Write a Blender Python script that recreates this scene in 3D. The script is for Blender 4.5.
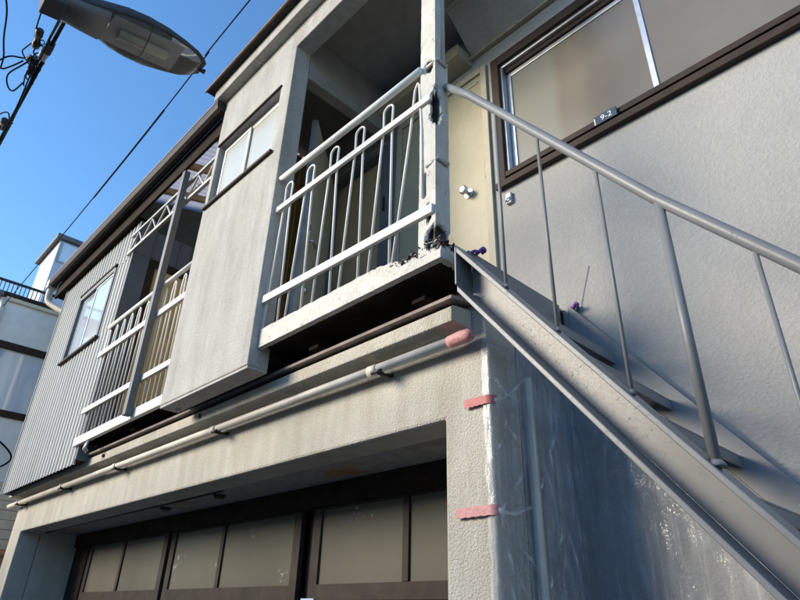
import bpy, math, random
from mathutils import Vector, Matrix, noise
random.seed(7)
for o in list(bpy.data.objects): bpy.data.objects.remove(o)
scene = bpy.context.scene
COL = scene.collection
R = math.radians

# ------------------------------------------------------------------ camera
cam_d = bpy.data.cameras.new('camera'); cam = bpy.data.objects.new('camera', cam_d); COL.objects.link(cam)
RIGHT = Vector((0.69686909, 0.71674096, 0.02561)); DOWN = Vector((-0.32340498, 0.34590943, -0.88077005)); FWD = Vector((-0.64014271, 0.60549902, 0.47285118))
m = Matrix.Identity(4)
for i in range(3):
    m[i][0] = RIGHT[i]; m[i][1] = -DOWN[i]; m[i][2] = -FWD[i]
m[0][3], m[1][3], m[2][3] = 0.0, 0.0, 1.5
cam.matrix_world = m
cam_d.sensor_width = 36.0; cam_d.lens = 36.0 * 600.574 / 800.0
cam_d.clip_start = 0.02; cam_d.clip_end = 3000
scene.camera = cam

# ------------------------------------------------------------------ sky, sun, exposure
SUN = Vector((-0.66, -1.0, 0.43)).normalized()          # direction towards the sun
w = bpy.data.worlds.new('World'); scene.world = w; w.use_nodes = True
nt = w.node_tree; bg = nt.nodes['Background']
sky = nt.nodes.new('ShaderNodeTexSky'); sky.sky_type = 'NISHITA'; sky.sun_disc = False
sky.sun_elevation = math.asin(SUN.z); sky.sun_rotation = math.atan2(SUN.x, SUN.y)
sky.altitude = 50; sky.air_density = 1.0; sky.dust_density = 0.15; sky.ozone_density = 2.6
hsv = nt.nodes.new('ShaderNodeHueSaturation'); hsv.inputs['Saturation'].default_value = 1.16; hsv.inputs['Value'].default_value = 1.60
nt.links.new(sky.outputs[0], hsv.inputs['Color']); nt.links.new(hsv.outputs[0], bg.inputs[0]); bg.inputs[1].default_value = 0.14
sd = bpy.data.lights.new('sun', 'SUN'); sd.energy = 4.1; sd.angle = R(25); sd.color = (1.0, 0.87, 0.67)
so = bpy.data.objects.new('sun', sd); COL.objects.link(so); so.location = (-6, -5, 9)
so.rotation_euler = (-SUN).to_track_quat('-Z', 'Y').to_euler()
vs = scene.view_settings; vs.view_transform = 'Standard'; vs.look = 'None'; vs.gamma = 1.0; vs.exposure = 0.55; vs.use_curve_mapping = False
scene.cycles.max_bounces = 8; scene.cycles.transparent_max_bounces = 16

# ------------------------------------------------------------------ materials
MATS = {}
class NT:
    def __init__(s, name):
        s.m = bpy.data.materials.new(name); s.m.use_nodes = True; s.t = s.m.node_tree
        s.b = s.t.nodes['Principled BSDF']; s.tc = None
    def n(s, typ, **kw):
        x = s.t.nodes.new(typ)
        for k, v in kw.items():
            if k in x.inputs.keys() if hasattr(x.inputs, 'keys') else False: x.inputs[k].default_value = v
            else: setattr(x, k, v)
        return x
    def l(s, a, b): s.t.links.new(a, b)
    def geo(s, scale=(1, 1, 1)):
        g = s.n('ShaderNodeNewGeometry'); mp = s.n('ShaderNodeMapping'); mp.inputs['Scale'].default_value = scale
        s.l(g.outputs['Position'], mp.inputs['Vector']); return mp.outputs[0]
    def noise(s, scale, detail=4, rough=0.55, vec=None, vscale=(1, 1, 1), dist=0.0):
        n = s.n('ShaderNodeTexNoise'); n.inputs['Scale'].default_value = scale; n.inputs['Detail'].default_value = detail
        n.inputs['Roughness'].default_value = rough; n.inputs['Distortion'].default_value = dist
        s.l(vec if vec else s.geo(vscale), n.inputs['Vector']); return n.outputs[0]
    def ramp(s, fac, stops):
        r = s.n('ShaderNodeValToRGB'); e = r.color_ramp.elements
        while len(e) < len(stops): e.new(0.5)
        for i, (p, c) in enumerate(stops):
            e[i].position = p; e[i].color = (*c, 1) if not isinstance(c, (int, float)) else (c, c, c, 1)
        s.l(fac, r.inputs[0]); return r.outputs[0]
    def mix(s, fac, a, b, mode='MIX'):
        x = s.n('ShaderNodeMix'); x.data_type = 'RGBA'; x.blend_type = mode
        for k, v in ((0, fac), (6, a), (7, b)):
            if isinstance(v, (int, float)): x.inputs[k].default_value = v
            elif isinstance(v, tuple): x.inputs[k].default_value = (*v, 1)
            else: s.l(v, x.inputs[k])
        return x.outputs[2]
    def math(s, op, a, b=0.0):
        x = s.n('ShaderNodeMath'); x.operation = op
        for k, v in ((0, a), (1, b)):
            if isinstance(v, (int, float)): x.inputs[k].default_value = v
            else: s.l(v, x.inputs[k])
        return x.outputs[0]
    def col(s, c): 
        if isinstance(c, tuple): s.b.inputs['Base Color'].default_value = (*c, 1)
        else: s.l(c, s.b.inputs['Base Color'])
    def rough(s, r):
        if isinstance(r, (int, float)): s.b.inputs['Roughness'].default_value = r
        else: s.l(r, s.b.inputs['Roughness'])
    def bump(s, h, strength=0.5, dist=0.01):
        b = s.n('ShaderNodeBump'); b.inputs['Strength'].default_value = strength; b.inputs['Distance'].default_value = dist
        s.l(h, b.inputs['Height']); s.l(b.outputs[0], s.b.inputs['Normal']); return b

def mat(name, f):
    def get():
        if name not in MATS:
            n = NT(name); f(n); MATS[name] = n.m
        return MATS[name]
    return get

def simple(name, c, rough=0.5, metal=0.0, var=0.12, scale=9.0, bump=0.0, bscale=60, spec=0.5):
    def f(n):
        v = n.noise(scale, 5); v2 = n.noise(scale * 9, 3)
        a = n.ramp(v, [(0.3, tuple(x * (1 - var) for x in c)), (0.7, tuple(min(1, x * (1 + var)) for x in c))])
        n.col(n.mix(0.5, a, n.mix(1.0, a, n.ramp(v2, [(0.3, 0.85), (0.7, 1.0)]), 'MULTIPLY')))
        n.rough(n.math('ADD', n.math('MULTIPLY', v, 0.2), rough - 0.1)); n.b.inputs['Metallic'].default_value = metal
        n.b.inputs['Specular IOR Level'].default_value = spec
        if bump: n.bump(n.noise(bscale, 4), 0.6, bump)
    return mat(name, f)

def f_stucco(c, grain, streak, depth, warm):
    def f(n):
        big = n.noise(2.2, 5, 0.6); st = n.noise(3.0, 6, 0.65, vscale=(3.0, 3.0, 0.45)); fine = n.noise(grain, 3, 0.6)
        a = n.ramp(big, [(0.32, tuple(x * 0.86 for x in c)), (0.68, tuple(min(1, x * 1.06) for x in c))])
        a = n.mix(streak, a, n.mix(1.0, a, n.ramp(st, [(0.36, warm), (0.62, (1, 1, 1))]), 'MULTIPLY'))
        a = n.mix(0.7, a, n.mix(1.0, a, n.ramp(fine, [(0.3, 0.72), (0.6, 1.05)]), 'MULTIPLY'))
        n.col(a); n.rough(0.88); n.b.inputs['Specular IOR Level'].default_value = 0.25
        v = n.n('ShaderNodeTexVoronoi'); v.inputs['Scale'].default_value = grain * 0.55; n.l(n.geo(), v.inputs['Vector'])
        h = n.math('ADD', n.math('MULTIPLY', v.outputs[0], -0.7), n.math('MULTIPLY', fine, 1.2))
        n.bump(h, 0.75, depth)
    return f
stucco = mat('rough_stucco', f_stucco((0.56, 0.54, 0.485), 190, 0.55, 0.006, (0.72, 0.68, 0.60)))
block_m = mat('painted_mortar', f_stucco((0.47, 0.46, 0.44), 120, 0.75, 0.0035, (0.74, 0.72, 0.69)))
def f_wall(n):
    c = (0.325, 0.322, 0.314)
    big = n.noise(1.6, 6, 0.7); mid = n.noise(88, 3, 0.55, vscale=(0.8, 0.8, 1.0), dist=0.15); fine = n.noise(180, 2)
    a = n.ramp(big, [(0.3, tuple(x * 0.90 for x in c)), (0.7, tuple(x * 1.06 for x in c))])
    n.col(n.mix(0.30, a, n.mix(1.0, a, n.ramp(mid, [(0.35, 0.8), (0.6, 1.04)]), 'MULTIPLY')))
    n.rough(0.62); n.b.inputs['Specular IOR Level'].default_value = 0.35
    n.bump(n.math('ADD', n.ramp(mid, [(0.38, 0.0), (0.62, 1.0)]), n.math('MULTIPLY', fine, 0.4)), 0.34, 0.0042)
wall_m = mat('sprayed_grey_wall', f_wall)
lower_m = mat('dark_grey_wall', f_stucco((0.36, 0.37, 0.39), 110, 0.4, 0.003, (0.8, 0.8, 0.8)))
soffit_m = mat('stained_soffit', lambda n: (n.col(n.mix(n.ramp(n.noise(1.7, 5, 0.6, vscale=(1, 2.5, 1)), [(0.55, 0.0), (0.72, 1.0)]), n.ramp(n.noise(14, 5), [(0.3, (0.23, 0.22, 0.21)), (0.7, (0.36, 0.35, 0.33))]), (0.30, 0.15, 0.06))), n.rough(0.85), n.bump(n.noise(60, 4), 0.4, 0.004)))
ceil_m = simple('grey_plaster_ceiling', (0.26, 0.25, 0.245), 0.8, bump=0.002)
dark_wood = simple('dark_wood', (0.030, 0.022, 0.017), 0.85, var=0.4, bump=0.003, bscale=40, spec=0.1)
brown_frame = simple('dark_brown_frame', (0.034, 0.023, 0.018), 0.6, var=0.3, spec=0.2)
wood_rail = simple('brown_timber', (0.050, 0.041, 0.035), 0.7, var=0.3, bump=0.001, bscale=90, spec=0.15)
alu = simple('aluminium', (0.62, 0.63, 0.65), 0.38, 0.85, var=0.1)
alu_dull = simple('weathered_aluminium', (0.40, 0.41, 0.43), 0.5, 0.5, var=0.15)
cream = simple('cream_door_paint', (0.36, 0.325, 0.225), 0.4, var=0.05, scale=3)
cream_dark = simple('cream_frame_paint', (0.36, 0.33, 0.255), 0.5, var=0.12)
beige_door = simple('beige_door_paint', (0.56, 0.51, 0.39), 0.45, var=0.06)
brown_door = simple('brown_door_panel', (0.46, 0.345, 0.22), 0.55, var=0.08)
slate_trim = simple('slate_grey_trim', (0.115, 0.125, 0.142), 0.6, var=0.1)
flash_m = simple('brown_flashing', (0.26, 0.215, 0.20), 0.65, 0.0, var=0.3, spec=0.2)
dark_metal = simple('dark_brown_metal', (0.04, 0.034, 0.032), 0.6, 0.0, var=0.3, spec=0.2)
copper_m = simple('copper_brown_edge', (0.26, 0.16, 0.115), 0.5, 0.2, var=0.2)
gut_m = simple('dark_gutter', (0.045, 0.038, 0.036), 0.6, 0.0, var=0.25, spec=0.2)
pvc = simple('grey_pvc_pipe', (0.58, 0.55, 0.49), 0.5, var=0.14, bump=0.0006)
pvc_cream = simple('cream_pvc_pipe', (0.60, 0.54, 0.44), 0.5, var=0.15)
steel_grey = simple('grey_steel_paint', (0.40, 0.405, 0.40), 0.42, 0.15, var=0.12, bump=0.0015, bscale=120)
black_m = simple('black_plastic', (0.015, 0.015, 0.017), 0.5, var=0.3)
cable_m = simple('black_cable', (0.010, 0.010, 0.014), 0.8, var=0.2, spec=0.1)
lamp_grey = simple('lamp_housing', (0.055, 0.06, 0.072), 0.65, 0.0, var=0.15, spec=0.2)
lamp_under = simple('lamp_underside', (0.13, 0.13, 0.132), 0.6, 0.1, var=0.15)
white_wall = simple('white_render', (0.86, 0.84, 0.80), 0.85, var=0.06, bump=0.002)
bluish_wall = simple('shade_tinted_render', (0.46, 0.52, 0.64), 0.8, var=0.06, bump=0.002)  # the tower's blue shade is put into its wall colour
cream_tile = simple('cream_siding', (0.70, 0.60, 0.46), 0.7, var=0.1)
orange_m = simple('orange_brown_sheet', (0.48, 0.24, 0.12), 0.6, var=0.2)
roof_grey = simple('grey_roofing', (0.12, 0.12, 0.13), 0.7, var=0.2)
tape_m = simple('pink_masking_tape', (0.46, 0.15, 0.15), 0.65, var=0.2, scale=70)
tape2_m = simple('pale_pink_tape', (0.56, 0.27, 0.27), 0.65, var=0.3, scale=90)
purple_m = simple('purple_tie', (0.20, 0.085, 0.32), 0.45, var=0.2)
plate_m = simple('navy_plate', (0.02, 0.05, 0.085), 0.4, var=0.1)
plate_w = simple('white_lettering', (0.80, 0.80, 0.78), 0.5, var=0.04)
gold_m = simple('ochre_panelling', (0.70, 0.50, 0.22), 0.6, var=0.18, scale=4)
rafter_m = simple('bare_timber', (0.42, 0.30, 0.17), 0.7, var=0.2)
blue_sticker = simple('pale_blue_sticker', (0.45, 0.58, 0.72), 0.5, var=0.3, scale=160)

def f_peel(n):
    v = n.noise(38, 6, 0.65, vscale=(1, 1, 0.6)); crack = n.noise(90, 5, 0.6, vscale=(2.2, 2.2, 0.35))
    at = n.n('ShaderNodeAttribute'); at.attribute_name = 'rot'
    msk = n.math('ADD', n.ramp(v, [(0.64, 0.0), (0.67, 1.0)]), n.ramp(crack, [(0.635, 0.0), (0.67, 1.0)]))
    paint = n.ramp(n.noise(11, 5), [(0.3, (0.42, 0.405, 0.37)), (0.7, (0.53, 0.52, 0.485))])
    wood = n.ramp(crack, [(0.3, (0.16, 0.14, 0.12)), (0.7, (0.36, 0.32, 0.27))])
    c = n.mix(n.math('MINIMUM', msk, 1.0), paint, wood)
    rot = n.ramp(n.noise(120, 4), [(0.3, (0.006, 0.004, 0.003)), (0.75, (0.055, 0.036, 0.026))])
    c = n.mix(n.ramp(at.outputs['Fac'], [(0.25, 0.0), (0.5, 1.0)]), c, rot)
    n.col(c); n.rough(0.6)
    n.bump(n.math('SUBTRACT', n.math('MULTIPLY', v, 0.3), msk), 0.6, 0.0025)
peel = mat('peeling_white_paint', f_peel)
def f_railpaint(n):
    v = n.noise(60, 5, 0.6); p = n.noise(300, 2)
    c = n.mix(n.ramp(v, [(0.68, 0.0), (0.72, 1.0)]), n.ramp(n.noise(8, 4), [(0.3, (0.58, 0.565, 0.535)), (0.7, (0.68, 0.67, 0.64))]), (0.22, 0.15, 0.10))
    n.col(c); n.rough(0.42); n.bump(p, 0.35, 0.001)
rail_white = mat('chipped_white_rail_paint', f_railpaint)
def f_stair(n):
    v = n.noise(34, 7, 0.74, dist=1.6); v2 = n.noise(150, 3)
    c = n.ramp(n.noise(5, 5), [(0.3, (0.165, 0.172, 0.178)), (0.7, (0.215, 0.223, 0.230))])
    c = n.mix(n.ramp(v, [(0.66, 0.0), (0.69, 1.0)]), c, (0.34, 0.335, 0.32))
    n.col(c); n.rough(n.ramp(v2, [(0.3, 0.36), (0.7, 0.46)])); n.b.inputs['Specular IOR Level'].default_value = 0.4
    h = n.math('ADD', n.ramp(v, [(0.62, 0.0), (0.74, 1.0)]), n.math('MULTIPLY', v2, 0.03)); n.bump(h, 0.4, 0.002)
def f_tube(n):
    v = n.noise(60, 5, 0.6)
    n.col(n.mix(n.ramp(v, [(0.69, 0.0), (0.73, 1.0)]), n.ramp(n.noise(8, 4), [(0.3, (0.74, 0.725, 0.69)), (0.7, (0.82, 0.81, 0.78))]), (0.22, 0.15, 0.10))); n.rough(0.42); n.bump(n.noise(300, 2), 0.35, 0.001)
rail_tube = mat('sunlit_white_tube_paint', f_tube)  # lighter copy of the white rail paint so the tubes look sunlit
stair_m = mat('blistered_grey_stair_paint', f_stair)

def f_frost(c1, c2, rough=0.28, coat=0.4):
    def f(n):
        n.col(n.ramp(n.noise(1.6, 3), [(0.3, c1), (0.7, c2)])); n.rough(rough)
        n.b.inputs['Coat Weight'].default_value = coat; n.b.inputs['Coat Roughness'].default_value = 0.12
        wv = n.n('ShaderNodeTexWave'); wv.inputs['Scale'].default_value = 70; wv.inputs['Distortion'].default_value = 0.4
        mp = n.n('ShaderNodeMapping'); mp.inputs['Rotation'].default_value = (0, R(38), 0); n.l(n.geo(), mp.inputs['Vector']); n.l(mp.outputs[0], wv.inputs['Vector'])
        n.bump(n.math('ADD', n.math('MULTIPLY', wv.outputs[1], 0.5), n.noise(220, 2)), 0.18, 0.0012)
    return f
def f_curtain(n):
    f_frost((0.115, 0.098, 0.078), (0.165, 0.145, 0.120), 0.34, 0.35)(n)
    src = n.b.inputs['Base Color'].links[0].from_socket
    g = n.n('ShaderNodeNewGeometry'); sp = n.n('ShaderNodeSeparateXYZ'); n.l(g.outputs['Position'], sp.inputs[0])
    xx = n.math('ADD', sp.outputs[0], n.math('MULTIPLY', n.noise(3, 2), 0.06))
    n.col(n.mix(n.ramp(n.math('ADD', xx, 2.0), [(0.82, 1.0), (0.88, 0.0)]), src, (0.165, 0.162, 0.142)))
frost_a = mat('patterned_glass', f_curtain)
def f_shop(n):
    f_frost((0.088, 0.083, 0.066), (0.120, 0.112, 0.090), 0.62, 0.04)(n)
    n.b.inputs['Specular IOR Level'].default_value = 0.18
    src = n.b.inputs['Base Color'].links[0].from_socket
    sm = n.ramp(n.math('MULTIPLY', n.noise(26, 5, 0.65), n.noise(2.6, 2)), [(0.385, 0.0), (0.43, 1.0)])
    n.col(n.mix(sm, src, (0.30, 0.29, 0.27)))
frost_g = mat('frosted_shop_glass', f_shop)
frost_w = mat('pale_frosted_glass', f_frost((0.40, 0.415, 0.37), (0.50, 0.51, 0.47), 0.30, 0.6))
def f_mirror(n):
    n.col((0.02, 0.02, 0.02)); n.rough(0.04); n.b.inputs['Specular IOR Level'].default_value = 1.0
    n.b.inputs['Coat Weight'].default_value = 1.0; n.b.inputs['Coat Roughness'].default_value = 0.03; n.b.inputs['Coat IOR'].default_value = 2.2
    n.bump(n.noise(2.5, 2), 0.08, 0.01)
ochre_glass = mat('ochre_reflection_glass', f_frost((0.50, 0.33, 0.11), (0.72, 0.52, 0.22), 0.25, 0.8))  # golden reflection is put into the pane colour as ochre
clear_dark = mat('dark_window_glass', f_mirror)
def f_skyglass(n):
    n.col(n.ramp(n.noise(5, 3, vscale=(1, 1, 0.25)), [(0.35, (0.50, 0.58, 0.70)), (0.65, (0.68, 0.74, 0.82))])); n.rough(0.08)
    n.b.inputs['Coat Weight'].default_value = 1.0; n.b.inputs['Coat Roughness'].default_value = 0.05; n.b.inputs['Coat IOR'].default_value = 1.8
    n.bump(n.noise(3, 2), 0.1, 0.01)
sky_glass = mat('sky_tinted_curtain_glass', f_skyglass)  # blue sky reflection painted into the base colour over a pale curtain
def f_bowl(n):
    n.col((0.62, 0.61, 0.58)); n.rough(0.08); n.b.inputs['Transmission Weight'].default_value = 0.9; n.b.inputs['IOR'].default_value = 1.12
    n.bump(n.noise(40, 2, vscale=(1, 6, 1)), 0.1, 0.002)
bowl_m = mat('clouded_lamp_bowl', f_bowl)
def f_plastic(n):
    n.t.nodes.remove(n.b)
    out = [x for x in n.t.nodes if x.type == 'OUTPUT_MATERIAL'][0]
    tr = n.n('ShaderNodeBsdfTransparent'); tr.inputs[0].default_value = (0.93, 0.95, 0.98, 1)
    gl = n.n('ShaderNodeBsdfGlossy'); gl.inputs['Roughness'].default_value = 0.16; gl.inputs[0].default_value = (0.9, 0.92, 0.95, 1)
    df = n.n('ShaderNodeBsdfTranslucent'); df.inputs[0].default_value = (0.8, 0.82, 0.85, 1)
    d2 = n.n('ShaderNodeBsdfDiffuse'); d2.inputs[0].default_value = (0.8, 0.82, 0.85, 1)
    at = n.n('ShaderNodeAttribute'); at.attribute_name = 'rot'
    fold = n.noise(7, 5, 0.6, vscale=(2.0, 2.0, 0.5), dist=0.8)
    def line(sc, vs, seed, wdt):
        mp = n.n('ShaderNodeMapping'); mp.inputs['Location'].default_value = (seed, seed, seed); mp.inputs['Rotation'].default_value = vs; mp.inputs['Scale'].default_value = (1, 1, 0.07)
        n.l(n.geo(), mp.inputs['Vector']); v = n.noise(sc, 0.6, 0.4, vec=mp.outputs[0])
        return n.ramp(n.math('ABSOLUTE', n.math('SUBTRACT', v, 0.5)), [(0.0, 1.0), (wdt, 0.0)])
    ln = n.math('ADD', n.math('MULTIPLY', line(12, (R(28), 0, 0), 3, 0.016), 0.7), n.math('ADD', n.math('MULTIPLY', line(8, (R(-38), 0, 0), 7, 0.010), 0.8), n.math('MULTIPLY', line(16, (0, 0, 0), 11, 0.03), 0.45)))
    brk = n.ramp(n.noise(5.5, 3), [(0.42, 0.0), (0.62, 1.0)])
    ln = n.math('MULTIPLY', ln, brk)
    bp = n.n('ShaderNodeBump'); bp.inputs['Strength'].default_value = 0.9; bp.inputs['Distance'].default_value = 0.02
    n.l(fold, bp.inputs['Height']); n.l(bp.outputs[0], gl.inputs['Normal'])
    a = n.n('ShaderNodeMixShader'); a.inputs[0].default_value = 0.9; n.l(df.outputs[0], a.inputs[1]); n.l(d2.outputs[0], a.inputs[2])
    lw = n.n('ShaderNodeLayerWeight'); lw.inputs[0].default_value = 0.25
    op = n.math('MINIMUM', n.math('ADD', n.math('ADD', n.ramp(fold, [(0.42, 0.08), (0.68, 0.24)]), n.math('MULTIPLY', ln, 0.28)), at.outputs['Fac']), 0.92)  # wrinkle sheen and crease glints are painted in as whiter, denser film
    c = n.n('ShaderNodeMixShader'); n.l(op, c.inputs[0]); n.l(tr.outputs[0], c.inputs[1]); n.l(a.outputs[0], c.inputs[2])
    d = n.n('ShaderNodeMixShader'); n.l(n.math('ADD', n.math('MULTIPLY', lw.outputs[0], 0.35), 0.02), d.inputs[0]); n.l(c.outputs[0], d.inputs[1]); n.l(gl.outputs[0], d.inputs[2])
    n.l(d.outputs[0], out.inputs[0])
plastic_m = mat('clear_plastic_film', f_plastic)
def f_poly(n):
    n.t.nodes.remove(n.b)
    out = [x for x in n.t.nodes if x.type == 'OUTPUT_MATERIAL'][0]
    tl = n.n('ShaderNodeBsdfTranslucent'); tl.inputs[0].default_value = (0.36, 0.36, 0.42, 1)
    df = n.n('ShaderNodeBsdfDiffuse'); df.inputs[0].default_value = (0.40, 0.38, 0.38, 1)
    a = n.n('ShaderNodeMixShader'); a.inputs[0].default_value = 0.3; n.l(tl.outputs[0], a.inputs[1]); n.l(df.outputs[0], a.inputs[2]); n.l(a.outputs[0], out.inputs[0])
poly_m = mat('translucent_corrugated_sheet', f_poly)
def f_corr(n):
    n.col(n.ramp(n.noise(3, 5, vscale=(4, 1, 0.5)), [(0.3, (0.29, 0.29, 0.287)), (0.7, (0.37, 0.37, 0.363))])); n.rough(0.6)
corr_m = mat('pale_grey_ribbed_metal', f_corr)
def f_asph(n):
    n.col(n.ramp(n.noise(130, 4), [(0.3, (0.04, 0.04, 0.04)), (0.7, (0.085, 0.083, 0.08))])); n.rough(0.9); n.bump(n.noise(220, 3), 0.6, 0.004)
asph = mat('asphalt', f_asph)
conc = simple('worn_concrete', (0.24, 0.235, 0.225), 0.85, var=0.15, bump=0.003)

# ------------------------------------------------------------------ builders
WL = {}
class MB:
    def __init__(s): s.v = []; s.f = []; s.sm = []
    def add(s, vs, fs, smooth=False):
        k = len(s.v); s.v += [Vector(p) for p in vs]
        for f in fs: s.f.append(tuple(i + k for i in f)); s.sm.append(smooth)
        return s
    def box(s, x0, x1, y0, y1, z0, z1):
        return s.add([(x0, y0, z0), (x1, y0, z0), (x1, y1, z0), (x0, y1, z0), (x0, y0, z1), (x1, y0, z1), (x1, y1, z1), (x0, y1, z1)],
                     [(0, 3, 2, 1), (4, 5, 6, 7), (0, 1, 5, 4), (1, 2, 6, 5), (2, 3, 7, 6), (3, 0, 4, 7)])
    def prism(s, pts, d):                       # closed polygon pts (3D), extruded by vector d
        n = len(pts); d = Vector(d); a = [Vector(p) for p in pts]
        return s.add(a + [p + d for p in a], [tuple(range(n))[::-1], tuple(range(n, 2 * n))] + [(i, (i + 1) % n, n + (i + 1) % n, n + i) for i in range(n)])
    def bar(s, p0, p1, wd, ht, up=(0, 0, 1)):
        p0, p1 = Vector(p0), Vector(p1); t = (p1 - p0).normalized(); u = Vector(up)
        sd_ = t.cross(u).normalized(); u = sd_.cross(t).normalized()
        q = [(-1, -1), (1, -1), (1, 1), (-1, 1)]
        return s.add([p0 + sd_ * a * wd / 2 + u * b * ht / 2 for a, b in q] + [p1 + sd_ * a * wd / 2 + u * b * ht / 2 for a, b in q],
                     [(0, 1, 2, 3)[::-1], (4, 5, 6, 7), (0, 1, 5, 4), (1, 2, 6, 5), (2, 3, 7, 6), (3, 0, 4, 7)])
    def tube(s, pts, r, n=10, cap=True):
        pts = [Vector(p) for p in pts]; rr = r if isinstance(r, (list, tuple)) else [r] * len(pts)
        k = len(s.v); prev = None
        for i, p in enumerate(pts):
            t = (pts[min(i + 1, len(pts) - 1)] - pts[max(i - 1, 0)]).normalized()
            a = prev if prev is not None else (Vector((0, 0, 1)) if abs(t.z) < 0.9 else Vector((1, 0, 0)))
            sd_ = (a - t * a.dot(t)).normalized(); prev = sd_; u = t.cross(sd_)
            for j in range(n):
                an = 2 * math.pi * j / n; s.v.append(p + (sd_ * math.cos(an) + u * math.sin(an)) * rr[i])
        for i in range(len(pts) - 1):
            for j in range(n):
                s.f.append((k + i * n + j, k + i * n + (j + 1) % n, k + (i + 1) * n + (j + 1) % n, k + (i + 1) * n + j)); s.sm.append(True)
        if cap:
            s.f.append(tuple(k + j for j in range(n))[::-1]); s.sm.append(False)
            e = k + (len(pts) - 1) * n; s.f.append(tuple(e + j for j in range(n))); s.sm.append(False)
        return s
    def wall_y(s, x0, x1, z0, z1, y0, y1, holes=()):      # slab facing Y with rectangular holes
        xs = sorted({x0, x1, *[h[0] for h in holes], *[h[1] for h in holes]}); zs = sorted({z0, z1, *[h[2] for h in holes], *[h[3] for h in holes]})
        xs = [x for x in xs if x0 <= x <= x1]; zs = [z for z in zs if z0 <= z <= z1]
        def solid(i, j):
            if i < 0 or j < 0 or i >= len(xs) - 1 or j >= len(zs) - 1: return False
            cx = (xs[i] + xs[i + 1]) / 2; cz = (zs[j] + zs[j + 1]) / 2
            return not any(h[0] < cx < h[1] and h[2] < cz < h[3] for h in holes)
        for i in range(len(xs) - 1):
            for j in range(len(zs) - 1):
                if not solid(i, j): continue
                a, b, c, d = xs[i], xs[i + 1], zs[j], zs[j + 1]
                s.add([(a, y0, c), (b, y0, c), (b, y0, d), (a, y0, d)], [(0, 1, 2, 3)]); s.add([(a, y1, c), (b, y1, c), (b, y1, d), (a, y1, d)], [(3, 2, 1, 0)])
                if not solid(i - 1, j): s.add([(a, y0, c), (a, y1, c), (a, y1, d), (a, y0, d)], [(3, 2, 1, 0)])
                if not solid(i + 1, j): s.add([(b, y0, c), (b, y1, c), (b, y1, d), (b, y0, d)], [(0, 1, 2, 3)])
                if not solid(i, j - 1): s.add([(a, y0, c), (b, y0, c), (b, y1, c), (a, y1, c)], [(3, 2, 1, 0)])
                if not solid(i, j + 1): s.add([(a, y0, d), (b, y0, d), (b, y1, d), (a, y1, d)], [(0, 1, 2, 3)])
        return s
    def build(s, name, material, parent=None, bevel=0.0, weld=False, rot=None, kind=None, seg=2):
        lo = Vector([min(p[i] for p in s.v) for i in range(3)]); hi = Vector([max(p[i] for p in s.v) for i in range(3)])
        c = (lo + hi) / 2
        if parent is None: c.z = lo.z
        me = bpy.data.meshes.new(name); me.from_pydata([p - c for p in s.v], [], s.f)
        for p, q in zip(me.polygons, s.sm): p.use_smooth = q
        if rot:
            at = me.attributes.new('rot', 'FLOAT', 'POINT')
            for i, val in enumerate(rot): at.data[i].value = val
        if weld:
            import bmesh
            bm = bmesh.new(); bm.from_mesh(me); bmesh.ops.remove_doubles(bm, verts=bm.verts, dist=1e-5); bm.to_mesh(me); bm.free()
        me.materials.append(material())
        o = bpy.data.objects.new(name, me); COL.objects.link(o)
        place(o, c, parent)
        if bevel:
            b = o.modifiers.new('bevel', 'BEVEL'); b.width = bevel; b.segments = seg; b.limit_method = 'ANGLE'; b.angle_limit = R(40)
        if kind: o['kind'] = kind
        return o
def place(o, c, parent):
    WL[o.name] = Vector(c)
    if parent is not None:
        o.parent = parent; o.location = Vector(c) - WL[parent.name]
    else: o.location = c
def dup(o, off, parent=None):
    c = o.copy(); COL.objects.link(c); place(c, WL[o.name] + Vector(off), parent if parent is not None else o.parent); return c
def thing(name, loc, label, cat, group=None):
    o = bpy.data.objects.new(name, None); COL.objects.link(o); o.empty_display_size = 0.2; place(o, loc, None); return tag(o, label, cat, group)
def tag(o, label, cat=None, group=None):
    o['label'] = label
    if cat: o['category'] = cat
    if group: o['group'] = group
    return o
def box(name, material, parent, *a, bevel=0.004): return MB().box(*a).build(name, material, parent, bevel)
def smoothpts(pts, n=8):                          # Catmull-Rom
    P = [Vector(p) for p in pts]; P = [P[0] * 2 - P[1]] + P + [P[-1] * 2 - P[-2]]; out = []
    for i in range(1, len(P) - 2):
        for k in range(n):
            t = k / n; a, b, c, d = P[i - 1], P[i], P[i + 1], P[i + 2]
            out.append(0.5 * ((2 * b) + (c - a) * t + (2 * a - 5 * b + 4 * c - d) * t * t + (3 * b - a - 3 * c + d) * t ** 3))
    return out + [P[-2]]

# ------------------------------------------------------------------ setting
g = MB(); g.add([(-400, -400, 0), (400, -400, 0), (400, 400, 0), (-400, 400, 0)], [(0, 1, 2, 3)])
g = g.build('road', asph); g['kind'] = 'structure'
pv = MB().box(-60, 60, 1.05, 2.9, -0.05, 0.10).build('pavement', conc, bevel=0.01); pv['kind'] = 'structure'

# ------------------------------------------------------------------ apartment building
B = thing('apartment_building', (-3, 2.2, 0), 'old two storey grey apartment building with overhanging upper floor and recessed landing', 'building')
YF, YL, YB, YW, YC = 1.68, 1.555, 1.36, 2.25, 1.46
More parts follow.
